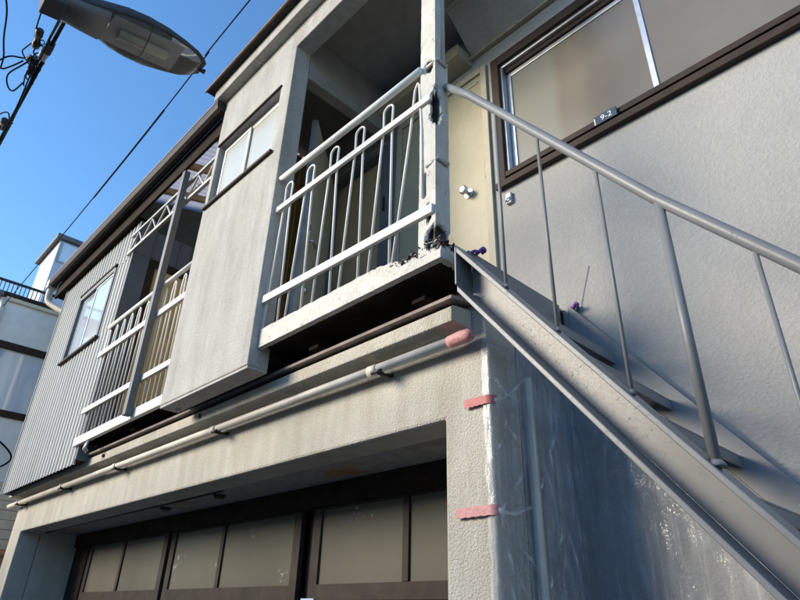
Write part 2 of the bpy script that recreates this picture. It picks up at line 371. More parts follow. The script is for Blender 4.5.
# ground floor
MB().wall_y(-7.42, -1.29, 0.10, 2.72, YF, YF + 0.19, [(-7.09, -1.505, -1, 2.19)]).build('ground_floor_wall', stucco, B, 0.012, weld=True)
MB().box(-7.42, -7.09, YF + 0.192, 2.6, 0.1, 2.7).build('left_jamb_wall', stucco, B)
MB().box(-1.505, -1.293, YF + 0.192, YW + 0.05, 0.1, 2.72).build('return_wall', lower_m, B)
MB().box(-7.088, -1.507, YF + 0.192, 2.42, 2.212, 2.30).build('garage_soffit', soffit_m, B)
MB().tube([(-3.6, 1.905, 2.205), (-7.05, 1.905, 2.205)], 0.011, 8).build('soffit_conduit', black_m, B)
for x in (-3.8, -4.6): MB().tube([(x, 2.0, 2.213), (x, 2.0, 2.19)], [0.045, 0.03], 14).build('soffit_fitting', black_m, B)
# ledge with flashing
led = MB().prism([(-7.40, YL, 2.520), (-7.40, YL, 2.582), (-7.40, YL + 0.02, 2.595), (-7.40, YF - 0.001, 2.61), (-7.40, YF - 0.001, 2.520)], (6.045, 0, 0)).build('ledge', stucco, B, 0.006)
MB().prism([(-7.42, YL - 0.022, 2.602), (-7.42, YL - 0.022, 2.618), (-7.42, YF - 0.002, 2.650), (-7.42, YF - 0.002, 2.628)], (6.085, 0, 0)).build('ledge_flashing', flash_m, B, 0.002)
for x in (-3.35, -4.85): MB().tube([(x, YL - 0.001, 2.555), (x, YL - 0.014, 2.55)], 0.012, 10).build('ledge_drain', black_m, B)
# garage sliding doors
def sliding_door(x0, x1, xm, y, label):
    z0, z1 = 0.12, 2.17; t = 0.035
    d = MB().wall_y(x0, x1, z0, z1, y, y + t, [(x0 + 0.075, x1 - 0.075, 1.675, 2.075), (x0 + 0.075, x1 - 0.075, 0.40, 1.595)]).build('sliding_door', wood_rail, B, 0.003, weld=True); tag(d, label)
    MB().box(xm - 0.022, xm + 0.022, y + 0.001, y + t - 0.003, 1.676, 2.074).build('muntin', brown_frame, d, 0.002)
    for a, b in ((x0 + 0.076, xm - 0.023), (xm + 0.023, x1 - 0.076)):
        MB().box(a, b, y + 0.014, y + 0.020, 1.676, 2.074).build('pane', frost_g, d)
    MB().box(x0 + 0.076, x1 - 0.076, y + 0.014, y + 0.022, 0.40, 1.594).build('lower_pane', frost_g, d)
sliding_door(-6.70, -4.98, -5.86, YW - 0.01, 'darkest sliding door at the far left of the garage opening')
sliding_door(-4.94, -3.19, -4.13, YW + 0.00, 'middle sliding door of the garage opening')
sliding_door(-3.07, -1.40, -2.29, YW + 0.00, 'sliding door beside the corner pillar')
MB().box(-3.185, -3.075, YW + 0.06, YW + 0.09, 0.12, 2.2).build('door_post', brown_frame, B)
MB().box(-7.08, -1.52, YW - 0.045, YW + 0.30, 2.085, 2.211).build('door_head', dark_wood, B)
MB().box(-7.08, -1.52, YW + 0.12, YW + 0.15, 0.10, 2.08).build('door_backing', dark_wood, B)
MB().box(-7.08, -6.71, YW - 0.02, YW + 0.03, 0.12, 2.19).build('door_side_panel', dark_wood, B)
# upper floor: front block (a thin wall with a window)
WX0, WX1, WZ0, WZ1 = -3.45, -2.645, 4.045, 4.60
bw = MB().wall_y(-3.50, -1.20, 2.60, 5.10, YB, YB + 0.12, [(WX0, WX1, WZ0, WZ1), (-2.52, -1.0, 2.0, 4.905)])
bw.build('upper_block_wall', block_m, B, 0.006, weld=True)
win = MB(); y = YB + 0.050
win.box(WX0, WX0 + 0.03, y, y + 0.05, WZ0, WZ1); win.box(WX1 - 0.03, WX1, y, y + 0.05, WZ0, WZ1); win.box(WX0 + 0.03, WX1 - 0.03, y, y + 0.05, WZ1 - 0.03, WZ1); win.box(WX0 + 0.03, WX1 - 0.03, y, y + 0.05, WZ0, WZ0 + 0.03)
win = win.build('window', alu_dull, B, 0.002); tag(win, 'small two sash frosted window in the overhanging block')
for a, b, dy in ((WX0 + 0.031, -3.06, 0.0), (-3.09, WX1 - 0.031, 0.012)):
    s = MB(); t0 = y - 0.012 + dy; z0, z1 = WZ0 + 0.031, WZ1 - 0.031
    s.box(a, a + 0.022, t0, t0 + 0.011, z0, z1); s.box(b - 0.022, b, t0, t0 + 0.011, z0, z1); s.box(a + 0.022, b - 0.022, t0, t0 + 0.011, z1 - 0.022, z1); s.box(a + 0.022, b - 0.022, t0, t0 + 0.011, z0, z0 + 0.022)
    s = s.build('sash_frame', alu, win); MB().box(a + 0.0222, b - 0.0222, t0 + 0.004, t0 + 0.009, z0 + 0.0222, z1 - 0.0222).build('pane', frost_w, win)
MB().box(WX0 - 0.03, WX1 + 0.03, YB - 0.022, YB + 0.06, WZ0 - 0.022, WZ0 - 0.001).build('window_sill', brown_frame, B, 0.003)
MB().box(WX0 - 0.015, WX1 + 0.015, YB - 0.012, YB + 0.06, WZ1 + 0.001, WZ1 + 0.016).build('window_head', brown_frame, B, 0.003)
# lintel over the landing, cornice, roof
MB().box(-3.58, -1.18, 1.285, 4.0, 5.102, 5.215).build('roof_cornice', block_m, B, 0.006)
MB().box(-3.64, -1.15, 1.225, 4.05, 5.217, 5.245).build('roof_edge', dark_metal, B, 0.004)
MB().box(-3.645, -1.15, 1.222, 1.235, 5.213, 5.224).build('roof_drip_edge', copper_m, B)
MB().box(-3.50, -1.20, YB + 0.122, YW - 0.002, 5.096, 5.100).build('landing_ceiling', ceil_m, B)
MB().box(-2.60, -2.515, YB + 0.122, YW - 0.002, 4.69, 5.094).build('landing_side_beam', ceil_m, B, 0.004)
# the wall behind the stairs and landing
WIN = (-1.575, 0.29, 3.665, 4.685); D1 = (-2.44, -1.62, 2.80, 4.72); D2 = (-3.24, -2.56, 2.80, 4.64)
MB().wall_y(-3.60, 2.6, 0.10, 5.40, YW, YW + 0.12, [WIN, D1, D2, (-3.7, -1.40, 0.0, 2.70)]).build('stair_wall', wall_m, B, 0.004, weld=True)
# 9-2 window
y = YW
f = MB(); x0, x1, z0, z1 = WIN
f.box(x0, x0 + 0.055, y - 0.028, y + 0.09, z0, z1); f.box(x1 - 0.055, x1, y - 0.028, y + 0.09, z0, z1)
f.box(x0 + 0.055, x1 - 0.055, y - 0.028, y + 0.09, z1 - 0.07, z1)
f.box(x0 + 0.055, x1 - 0.055, y - 0.026, y + 0.09, z0 + 0.052, z0 + 0.088); f.box(x0 + 0.055, x1 - 0.055, y - 0.010, y + 0.09, z0 + 0.030, z0 + 0.0515); f.box(x0 - 0.012, x1 + 0.012, y - 0.036, y - 0.0005, z0 - 0.012, z0 + 0.0295)
w92 = f.build('window', brown_frame, B, 0.003); tag(w92, 'large sliding window in dark brown frame above the stairs')
def sash(a, b, yy, zz0, zz1, wd, parent, pm, fm=alu, pz=None):
    s = MB(); s.box(a, a + wd, yy, yy + 0.022, zz0, zz1); s.box(b - wd, b, yy, yy + 0.022, zz0, zz1); s.box(a + wd, b - wd, yy, yy + 0.022, zz1 - wd, zz1); s.box(a + wd, b - wd, yy, yy + 0.022, zz0, zz0 + wd * 0.6)
    s.build('sash_frame', fm, parent, 0.002)
    MB().box(a + wd, b - wd, yy + 0.008, yy + 0.014, zz0 + wd * 0.6, zz1 - wd).build('pane', pm, parent)
zz0, zz1 = z0 + 0.089, z1 - 0.071
f = MB(); f.box(x0 + 0.0555, x0 + 0.072, y - 0.005, y + 0.075, zz0, zz1); f.box(x0 + 0.072, x1 - 0.056, y - 0.005, y + 0.075, zz1 - 0.02, zz1); f.build('track_frame', alu, w92, 0.002)
sash(-1.500, -0.635, y + 0.036, zz0 + 0.001, zz1 - 0.055, 0.030, w92, frost_a, alu)
sash(-0.665, 0.225, y + 0.010, zz0 + 0.001, zz1 - 0.055, 0.028, w92, frost_a, alu)
MB().box(x0 + 0.073, x1 - 0.056, y + 0.02, y + 0.07, zz1 - 0.054, zz1 - 0.021).build('upper_track', brown_frame, w92)
# cream entrance door
d = MB(); a, b, z0, z1 = D1
d.box(b - 0.045, b, y - 0.02, y + 0.09, z0, z1); d.box(a, a + 0.045, y - 0.02, y + 0.09, z0, z1); d.box(a + 0.045, b - 0.045, y - 0.02, y + 0.09, z1 - 0.045, z1)
d1 = MB().box(a + 0.047, b - 0.047, y - 0.004, y + 0.035, z0, z1 - 0.047).build('entrance_door', cream, B, 0.004); tag(d1, 'cream steel entrance door at the top of the stairs')
d.build('door_frame', cream_dark, d1, 0.003)
k = MB().tube([(-1.80, y - 0.005, 3.76), (-1.80, y - 0.012, 3.76)], 0.032, 20); k.tube([(-1.80, y - 0.012, 3.76), (-1.80, y - 0.04, 3.76)], 0.012, 14)
k.tube([(-1.80, y - 0.038, 3.76), (-1.80, y - 0.048, 3.76), (-1.80, y - 0.066, 3.76), (-1.80, y - 0.072, 3.76)], [0.016, 0.027, 0.027, 0.018], 20); k.build('door_knob', alu, d1)
MB().tube([(-1.662, y - 0.012, 3.80), (-1.662, y - 0.012, 3.92)], 0.008, 8).build('hinge', alu_dull, d1)
MB().box(-1.80, -1.70, y - 0.010, y - 0.0045, 4.610, 4.630).build('door_nameplate', alu_dull, d1, 0.001)
# doorway to the left with an open leaf
a, b, z0, z1 = D2
d = MB(); d.box(b - 0.04, b, y - 0.015, y + 0.09, z0, z1); d.box(a, a + 0.04, y - 0.015, y + 0.09, z0, z1); d.box(a + 0.04, b - 0.04, y - 0.015, y + 0.09, z1 - 0.04, z1)
d2 = MB().box(a + 0.041, b - 0.041, y + 0.06, y + 0.085, z0, z1 - 0.041).build('inner_door', brown_door, B, 0.003); tag(d2, 'brown inner door in the shaded left end of the landing')
d.build('door_frame', slate_trim, d2, 0.003)
MB().box(-2.558, -2.442, y - 0.012, y - 0.001, 2.80, 4.75).build('jamb_panel', slate_trim, B, 0.003)
MB().box(-2.561, -2.548, y - 0.028, y - 0.013, 4.02, 4.14).build('hinge_block', black_m, B, 0.002)
leaf = MB().bar((-3.20, 2.235, 3.70), (-2.71, 1.695, 3.70), 0.036, 1.80).build('open_door_leaf', beige_door, B, 0.003)
t = (Vector((-2.71, 1.695, 0)) - Vector((-3.20, 2.235, 0))).normalized(); nrm = Vector((t.y, -t.x, 0)); nrm = nrm if nrm.x > 0 else -nrm
def leafp(s, o, z): p = Vector((-2.71, 1.695, 0)) - t * s + nrm * o; return (p.x, p.y, z)
MB().bar(leafp(-0.002, 0, 2.81), leafp(-0.002, 0, 4.595), 0.04, 0.006, up=tuple(t)).build('edge_strip', alu, leaf)
MB().tube([leafp(0.06, 0.018, 3.62), leafp(0.06, 0.06, 3.62), leafp(0.075, 0.065, 3.62), leafp(0.15, 0.065, 3.615)], 0.009, 8).build('door_handle', alu, leaf)
MB().bar(leafp(0.085, 0.02, 3.68), leafp(0.085, 0.02, 3.80), 0.012, 0.05, up=tuple(t)).build('lock_plate', white_wall, leaf, 0.002)
MB().bar(leafp(0.085, 0.027, 3.72), leafp(0.085, 0.027, 3.76), 0.006, 0.012, up=tuple(t)).build('key_slot', black_m, leaf)
MB().tube([leafp(0.10, 0.018, 3.28), leafp(0.10, 0.05, 3.28)], 0.022, 14).build('lower_lock', alu, leaf)
# floors and timber under the upper storey
MB().box(-2.518, -1.275, 1.43, YW - 0.002, 2.715, 2.786).build('landing_floor', dark_wood, B, 0.003)
MB().box(-3.49, -1.276, 1.49, YW - 0.003, 2.7905, 2.80).build('landing_bounce_sheet', pvc, B)  # unseen pale sheet added over the floor to bounce light into the landing
MB().box(-3.498, -2.522, YB + 0.122, YW - 0.002, 2.66, 2.79).build('block_floor', dark_wood, B)
for x in (-7.1, -6.4, -5.7, -5.0, -4.3, -3.6, -2.9, -2.2, -1.5): MB().box(x - 0.035, x + 0.035, 1.52, 2.2, 2.64, 2.657).build('floor_joist', dark_wood, B)
MB().box(-3.498, -2.522, 1.365, 1.478, 2.585, 2.599).build('block_underside', block_m, B)
# eave over the stair window, sloping soffit
MB().prism([(-1.73, 2.249, 4.86), (-1.73, 2.249, 5.3), (-1.73, 2.00, 5.3), (-1.73, 1.985, 5.10), (-1.73, 2.005, 5.085)], (4.3, 0, 0)).build('stair_eave', mat('grey_eave', f_stucco((0.48, 0.46, 0.43), 120, 0.3, 0.003, (0.8, 0.8, 0.8))), B, 0.005)
MB().bar((-1.745, 2.232, 4.853), (2.5, 2.232, 4.853), 0.03, 0.022).build('eave_trim', cream_dark, B, 0.003)
MB().box(-1.80, 2.6, 1.955, 1.983, 5.09, 5.20).build('eave_fascia', cream_dark, B, 0.004)
MB().box(-2.60, -1.74, 2.10, 2.249, 4.80, 4.90).build('ceiling_beam', cream_dark, B, 0.004)
# left extension: ribbed metal room
CX0, CX1 = -7.27, -5.21
cw = (-6.52, -5.57, 3.735, 4.47)
def ribbed(x0, x1, z0, z1, y, pitch=0.086, dep=0.010):
    mb = MB(); pr = []; x = x0
    while x < x1 - 1e-6:
        for dx, dy in ((0, 0), (0.40, 0), (0.52, dep), (0.88, dep), (1.0, 0)):
            xx = min(x + dx * pitch, x1)
            if not pr or xx > pr[-1][0] + 1e-6: pr.append((xx, y + dy))
        x += pitch
    n = len(pr)
    mb.add([(a, b, z0) for a, b in pr] + [(a, b, z1) for a, b in pr] + [(a, b + 0.003, z0) for a, b in pr] + [(a, b + 0.003, z1) for a, b in pr],
           [(i, i + 1, n + i + 1, n + i) for i in range(n - 1)] + [(2 * n + i + 1, 2 * n + i, 3 * n + i, 3 * n + i + 1) for i in range(n - 1)] + [(i + 1, i, 2 * n + i, 2 * n + i + 1) for i in range(n - 1)])
    return mb
for a in ((CX0, CX1, 2.53, cw[2]), (CX0, cw[0], cw[2], cw[3]), (cw[1], CX1, cw[2], cw[3]), (CX0, CX1, cw[3], 4.86)):
    ribbed(*a, YC).build('ribbed_cladding', corr_m, B)
MB().box(CX0 + 0.01, cw[0], YC + 0.02, YC + 0.08, 2.56, 4.9).box(cw[1], CX1 - 0.01, YC + 0.02, YC + 0.08, 2.56, 4.9).box(cw[0], cw[1], YC + 0.02, YC + 0.08, 2.56, cw[2]).build('extension_wall_core', dark_wood, B)
f = MB(); y = YC - 0.012; x0, x1, z0, z1 = cw
f.box(x0 - 0.02, x0 + 0.02, y, y + 0.07, z0, z1); f.box(x1 - 0.02, x1 + 0.02, y, y + 0.07, z0, z1); f.box(x0 + 0.02, x1 - 0.02, y, y + 0.07, z1 - 0.03, z1 + 0.02)
we = f.build('window', slate_trim, B, 0.003); tag(we, 'window in the ribbed metal wall with the sky reflection tinted into its panes')
MB().box(x0 - 0.04, x1 + 0.04, y - 0.02, y + 0.05, z0 - 0.025, z0 - 0.001).build('window_sill', brown_frame, we, 0.003)
MB().box(x0 - 0.02, x1 + 0.02, y - 0.01, y + 0.05, z1 + 0.021, z1 + 0.04).build('window_head', brown_frame, we, 0.003)
for a, b, dy in ((x0 + 0.021, -6.03, 0.03), (-6.06, x1 - 0.021, 0.012)):
    s = MB(); t0 = y + dy; q0, q1 = z0 + 0.001, z1 - 0.031
    s.box(a, a + 0.022, t0, t0 + 0.018, q0, q1); s.box(b - 0.022, b, t0, t0 + 0.018, q0, q1); s.box(a + 0.022, b - 0.022, t0, t0 + 0.018, q1 - 0.02, q1); s.box(a + 0.022, b - 0.022, t0, t0 + 0.018, q0, q0 + 0.02)
    s.build('sash_frame', alu_dull, we)
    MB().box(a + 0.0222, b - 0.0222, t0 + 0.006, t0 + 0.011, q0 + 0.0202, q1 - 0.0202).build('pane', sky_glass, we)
MB().box(CX1 + 0.001, CX1 + 0.03, YC - 0.005, YC + 0.16, 2.56, 4.84).build('corner_panel', slate_trim, B, 0.004)
MB().box(CX0 - 0.02, CX0, YC - 0.01, 4.0, 2.53, 4.95).build('extension_side_wall', corr_m, B)
# side wall of the veranda with a glazed door
f = MB(); x = CX1
f.box(x - 0.03, x + 0.012, YC + 0.162, YC + 0.235, 2.79, 4.50); f.box(x - 0.03, x + 0.012, YC + 0.235, 2.70, 4.42, 4.50); f.box(x - 0.03, x + 0.012, 2.66, 2.70, 2.79, 4.42); f.box(x - 0.025, x + 0.010, 2.05, 2.10, 2.79, 4.42)
vd = f.build('veranda_door', brown_frame, B, 0.003); tag(vd, 'dark framed veranda door with ochre panes painted as a golden reflection')
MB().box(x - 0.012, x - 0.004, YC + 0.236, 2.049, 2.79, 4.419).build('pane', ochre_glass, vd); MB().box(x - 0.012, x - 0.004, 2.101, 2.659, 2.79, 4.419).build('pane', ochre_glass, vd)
for i in range(9):
    a = YC + 0.165 + i * 0.128; MB().box(x - 0.03, x + 0.008 + 0.002 * (i % 2), a, a + 0.124, 4.502, 4.80).build('header_board', slate_trim, B, 0.002)
MB().box(-5.20, -3.50, 2.70, 2.75, 2.79, 5.1).build('veranda_back_wall', slate_trim, B)
for i in range(10):
    a = YB + 0.124 + i * 0.124; MB().box(-3.515 - 0.002 * (i % 2), -3.501, a, a + 0.120, 2.79, 5.0).build('wall_board', gold_m, B, 0.002)
MB().box(-5.205, -3.502, YC + 0.02, 2.70, 2.69, 2.785).build('veranda_floor', dark_wood, B)
# extension eave: gutter, fascia, roofing
gp = [(-1, 0.045), (-1, 0.0), (-0.8, -0.030), (-0.3, -0.045), (0.3, -0.045), (0.8, -0.030), (1, 0.0), (1, 0.045)]
gm = MB(); n = len(gp); X0, X1 = -7.62, -3.515; yc, zc, hw = 1.345, 5.045, 0.050
ring = [(yc + a * hw, zc + b) for a, b in gp] + [(yc + a * (hw - 0.005), zc + b + (0.004 if -1 < a < 1 else 0)) for a, b in gp[::-1]]
gm.prism([(X0, a, b) for a, b in ring], (X1 - X0, 0, 0)); gm.prism([(X0, a, b) for a, b in [(yc + q[0] * hw, zc + q[1]) for q in gp]], (0.004, 0, 0)); gm.prism([(X1 - 0.004, a, b) for a, b in [(yc + q[0] * hw, zc + q[1]) for q in gp]], (0.004, 0, 0))
gut = gm.build('rain_gutter', gut_m, B); 
MB().box(X0, X1 - 0.005, yc - hw - 0.004, yc - hw + 0.006, zc + 0.040, zc + 0.052).build('gutter_lip', copper_m, gut)
MB().box(-7.60, -3.52, 1.40, 1.425, 4.86, 5.05).build('eave_fascia', dark_wood, B, 0.003)
MB().box(-7.60, -5.20, 1.426, 1.60, 4.875, 4.89).build('eave_soffit', dark_wood, B)
MB().prism([(-7.62, 1.36, 5.10), (-7.62, 1.36, 5.125), (-7.62, 4.0, 5.9), (-7.62, 4.0, 5.87)], (2.44, 0, 0)).build('extension_roof', roof_grey, B)
o = MB().box(-7.70, -7.60, 1.29, 1.40, 4.98, 5.10).build('gutter_outlet', pvc_cream, B, 0.012)
MB().tube(smoothpts([(-7.65, 1.345, 5.0), (-7.65, 1.345, 4.88), (-7.63, 1.37, 4.80), (-7.50, 1.47, 4.70), (-7.42, 1.53, 4.64), (-7.40, 1.54, 4.50), (-7.40, 1.54, 3.4)], 5), 0.036, 14).build('downpipe', pvc_cream, o)
# translucent roof and rafters over the veranda
pr = []; mb = MB(); nx = 90
for j, (yy, zz) in enumerate(((1.40, 5.07), (2.70, 5.42))):
    for i in range(nx + 1): pr.append((-5.19 + 1.67 * i / nx, yy, zz + 0.009 * math.sin(i * 1.7)))
mb.add(pr, [(i, i + 1, nx + 2 + i, nx + 1 + i) for i in range(nx)], True); mb.build('corrugated_roof_sheet', poly_m, B)
for x in (-4.85, -4.35, -3.85): MB().bar((x, 1.43, 5.025), (x, 2.68, 5.36), 0.045, 0.06).build('rafter', rafter_m, B, 0.003)
for yy in (1.75, 2.25): MB().box(-5.18, -3.53, yy - 0.02, yy + 0.02, 5.06 + (yy - 1.43) * 0.268, 5.10 + (yy - 1.43) * 0.268).build('purlin', rafter_m, B, 0.003)
MB().box(-7.42, -7.40, 2.6, 4.0, 0.1, 2.6).build('side_wall', stucco, B); MB().box(-7.42, 2.6, 4.0, 4.1, 0.1, 5.1).build('rear_wall', block_m, B)

# ------------------------------------------------------------------ landing railing with rotten post and fascia board
Rl = thing('landing_railing', (-1.9, 1.41, 2.72), 'white painted landing railing with hairpin bars and rotting corner post', 'railing')
def eroded(x0, x1, y0, y1, z0, z1, nx, ny, nz, fn):
    mb = MB(); rot = []; idx = {}
    def vid(i, j, k):
        if (i, j, k) not in idx:
            p = Vector((x0 + (x1 - x0) * i / nx, y0 + (y1 - y0) * j / ny, z0 + (z1 - z0) * k / nz))
            q, r = fn(p); idx[(i, j, k)] = len(mb.v); mb.v.append(q); rot.append(r)
        return idx[(i, j, k)]
    def quad(a, b, c, d): mb.f.append((a, b, c, d)); mb.sm.append(False)
    for i in range(nx):
        for j in range(ny):
            quad(vid(i, j, 0), vid(i, j + 1, 0), vid(i + 1, j + 1, 0), vid(i + 1, j, 0)); quad(vid(i, j, nz), vid(i + 1, j, nz), vid(i + 1, j + 1, nz), vid(i, j + 1, nz))
    for i in range(nx):
        for k in range(nz):
            quad(vid(i, 0, k), vid(i + 1, 0, k), vid(i + 1, 0, k + 1), vid(i, 0, k + 1)); quad(vid(i, ny, k), vid(i, ny, k + 1), vid(i + 1, ny, k + 1), vid(i + 1, ny, k))
    for j in range(ny):
        for k in range(nz):
            quad(vid(0, j, k), vid(0, j, k + 1), vid(0, j + 1, k + 1), vid(0, j + 1, k)); quad(vid(nx, j, k), vid(nx, j + 1, k), vid(nx, j + 1, k + 1), vid(nx, j, k + 1))
    return mb, rot
PX0, PX1, PY0, PY1 = -1.385, -1.293, 1.40, 1.485
pc = Vector(((PX0 + PX1) / 2, (PY0 + PY1) / 2, 0))
def postfn(p):
    nz = noise.noise(p * 23) * 0.5 + noise.noise(p * 61) * 0.35
    e = 0.0015 * noise.noise(p * 30)
    r = 0.0
    # long rot hole on the right-front edge under the handrail, another at the rail joint, decay at the foot
    for c, sx, sz, dep in ((Vector((PX1, PY0 + 0.01, 3.50)), 0.035, 0.115, 0.034), (Vector((PX0 + 0.05, PY0, 3.76)), 0.035, 0.04, 0.03), (Vector((PX1, PY0 + 0.03, 2.80)), 0.07, 0.075, 0.03), (Vector((PX0 + 0.03, PY0, 3.08)), 0.010, 0.075, 0.025), (Vector((PX0 + 0.055, PY0, 2.93)), 0.008, 0.07, 0.025)):
        dd = (((p.x - c.x) ** 2 + (p.y - c.y) ** 2) / sx ** 2 + ((p.z - c.z) / sz) ** 2) ** 0.5 + nz * 0.55
        if dd < 1: r = max(r, min(1, (1 - dd) * 2.5)); e -= dep * min(1, (1 - dd) * 2.5)
    d = (Vector((pc.x, pc.y, p.z)) - p); d = d.normalized() if d.length > 1e-6 else d
    q = p - d * e
    if p.z > 3.79: q.y = PY0 + (q.y - PY0) * 0.45
    return q, r
mb, rot = eroded(PX0, PX1, PY0, PY1, 2.74, 4.91, 9, 8, 230, postfn)
mb.build('corner_post', peel, Rl, rot=rot)
MB().tube([(-1.320, 1.468, 3.80), (-1.320, 1.468, 5.09)], 0.021, 16).build('steel_pipe_post', steel_grey, Rl)
for z in (3.76, 3.17): MB().tube([(-1.345, 1.40, z), (-1.287, 1.41, z + 0.02), (-1.284, 1.47, z + 0.02)], 0.010, 8).build('pipe_bracket', steel_grey, Rl)
def fasfn(p):
    e = Vector((0, 0, 0)); r = 0.0
    n1 = noise.noise(p * 30) ; n2 = noise.noise(p * 90)
    e.y = 0.0022 * n1 + 0.0012 * n2
    if p.z > 2.735:
        k = max(0, min(1, (p.x + 1.62) / 0.24)); up = (p.z - 2.735) / 0.065
        cut = k * (0.040 + 0.022 * n1 + 0.016 * n2)
        e.z = -up * max(0, cut); r = k * max(0, up * 1.5 - 0.35) * (0.9 + 0.9 * n1)
        e.z += up * (0.006 * noise.noise(Vector((p.x * 13, 0, 1))) - 0.012 * max(0, noise.noise(Vector((p.x * 40, 3, 1))) - 0.2))
        e.y += 0.008 * k * up * (1 + n2)
    elif p.z < 2.71: e.z = 0.003 * n1
    return p + e, r
mb, rot = eroded(-2.515, -1.268, 1.40, 1.43, 2.698, 2.80, 190, 3, 14, fasfn)
mb.build('fascia_board', peel, Rl, rot=rot)
mb, rot = eroded(-1.298, -1.268, 1.431, 1.53, 2.70, 2.755, 3, 12, 8, lambda p: (p + Vector((0.003 * noise.noise(p * 40), 0, 0.008 * noise.noise(p * 50))), 0.0))
mb.build('fascia_return', peel, Rl, rot=rot)
rb = MB()
for i in range(620):
    u = random.random(); x = -1.54 + 0.27 * u ** 0.75; y = 1.402 + 0.09 * random.random() ** 1.3
    hgt = 0.010 + 0.030 * max(0, 1 - abs(x + 1.33) / 0.10) + 0.012 * noise.noise(Vector((x * 30, 2, 0)))
    z = 2.748 + (0.018 + max(0.004, hgt)) * random.random()
    L = random.uniform(0.008, 0.026); t_ = random.uniform(0.0015, 0.0045)
    q = Matrix.Rotation(random.gauss(0, 0.5), 3, 'Z') @ Matrix.Rotation(random.gauss(0, 0.55), 3, 'Y')
    vv = [Vector((a * L * random.uniform(0.5, 1.1), b * t_ * random.uniform(0.5, 1.6), c * t_ * random.uniform(0.4, 1.3))) for a in (-0.5, 0.5) for b in (-1, 1) for c in (-1, 1)]
    rb.add([q @ v + Vector((x, y, z)) for v in vv], [(0, 1, 3, 2), (4, 6, 7, 5), (0, 4, 5, 1), (2, 3, 7, 6), (0, 2, 6, 4), (1, 5, 7, 3)])
rb.build('rotten_wood', peel, Rl, rot=[(1.0 if (i // 8) % 9 else 0.0) for i in range(len(rb.v))], kind='stuff')
YR = 1.405
MB().tube([(-2.56, YR - 0.012, 3.776), (-2.2, YR - 0.012, 3.771), (-1.8, YR - 0.012, 3.766), (-1.375, YR - 0.012, 3.765)], 0.0185, 14).build('top_rail', rail_tube, Rl)
MB().box(-2.585, -1.312, YR - 0.020, YR - 0.003, 3.530, 3.566).build('middle_rail', rail_white, Rl, 0.003)
MB().bar((-2.575, YR - 0.011, 2.972), (-1.300, YR - 0.011, 2.935), 0.018, 0.044).build('lower_rail', rail_white, Rl, 0.003)
def hairpin(x, lean):
    h = 0.033; pts = [(x - 0.075 + lean, YR + 0.006, 2.79)]
    pts += [(x - h * 0.9, YR + 0.006, 3.60)]
    pts += [(x - h * math.cos(a), YR + 0.006, 3.690 + 0.030 * math.sin(a)) for a in [math.pi * i / 8 for i in range(9)]]
    pts += [(x + h * 0.9, YR + 0.006, 3.60), (x + 0.058 + lean, YR + 0.006, 2.79)]
    return pts
for i, x in enumerate((-2.44, -2.235, -2.025, -1.82, -1.61)):
    MB().tube(hairpin(x, random.uniform(-0.018, 0.014)), 0.0058, 8).build('hairpin_bar', rail_tube, Rl)
MB().tube([(-2.52, YR + 0.006, 2.79), (-2.535, YR + 0.006, 3.765)], 0.0058, 8).build('straight_bar', rail_tube, Rl)
MB().tube([(-1.545, YR + 0.006, 2.79), (-1.455, YR + 0.006, 3.45), (-1.430, YR + 0.006, 3.69), (-1.41, YR + 0.004, 3.72), (-1.392, YR - 0.004, 3.69), (-1.372, YR - 0.008, 3.40), (-1.362, YR - 0.009, 3.02)], 0.0058, 8).build('bent_bar', rail_tube, Rl)

# ------------------------------------------------------------------ veranda railing of the extension
V = thing('veranda_railing', (-4.3, 1.45, 2.68), 'grey white veranda railing with thin bars beside the ribbed metal room', 'railing')
YV = 1.45
MB().tube([(-5.20, YV - 0.01, 3.70), (-3.502, YV - 0.01, 3.715)], 0.017, 12).build('top_rail', rail_tube, V)
MB().box(-5.27, -3.502, YV - 0.025, YV - 0.006, 3.425, 3.475).build('middle_rail', rail_white, V, 0.003)
MB().box(-5.27, -3.502, YV - 0.025, YV - 0.006, 2.93, 2.975).build('lower_rail', rail_white, V, 0.003)
MB().box(-5.27, -3.502, YV - 0.02, YV + 0.012, 2.665, 2.735).build('fascia_board', rail_white, V, 0.003)
b0 = None
xs = [-5.18 + i * 0.155 for i in range(11)]
for i, x in enumerate(xs):
    if b0 is None:
        b0 = MB().tube([(x - 0.045, YV + 0.002, 2.735), (x - 0.024, YV + 0.002, 3.60), (x - 0.015, YV + 0.002, 3.66), (x, YV + 0.002, 3.675), (x + 0.015, YV + 0.002, 3.66), (x + 0.024, YV + 0.002, 3.60), (x + 0.045, YV + 0.002, 2.735)], 0.0062, 8).build('hairpin_bar', rail_tube, V)
    else: dup(b0, (x - xs[0], 0, 0))
MB().box(-4.155, -4.10, YV - 0.075, YV - 0.027, 2.68, 4.78).build('veranda_post', slate_trim, V, 0.004)
tr = MB().box(-5.30, -3.52, YV - 0.015, YV + 0.012, 4.485, 4.515).box(-5.30, -3.52, YV - 0.015, YV + 0.012, 4.690, 4.715).build('lattice_beam', steel_grey, V, 0.003)
n = 12
for i in range(n):
    xa = -5.28 + i * 1.74 / n; xb = xa + 1.74 / n
    MB().bar((xa, YV, 4.515 if i % 2 == 0 else 4.69), (xb, YV, 4.69 if i % 2 == 0 else 4.515), 0.012, 0.014, up=(0, 1, 0)).build('lattice_brace', steel_grey, tr)
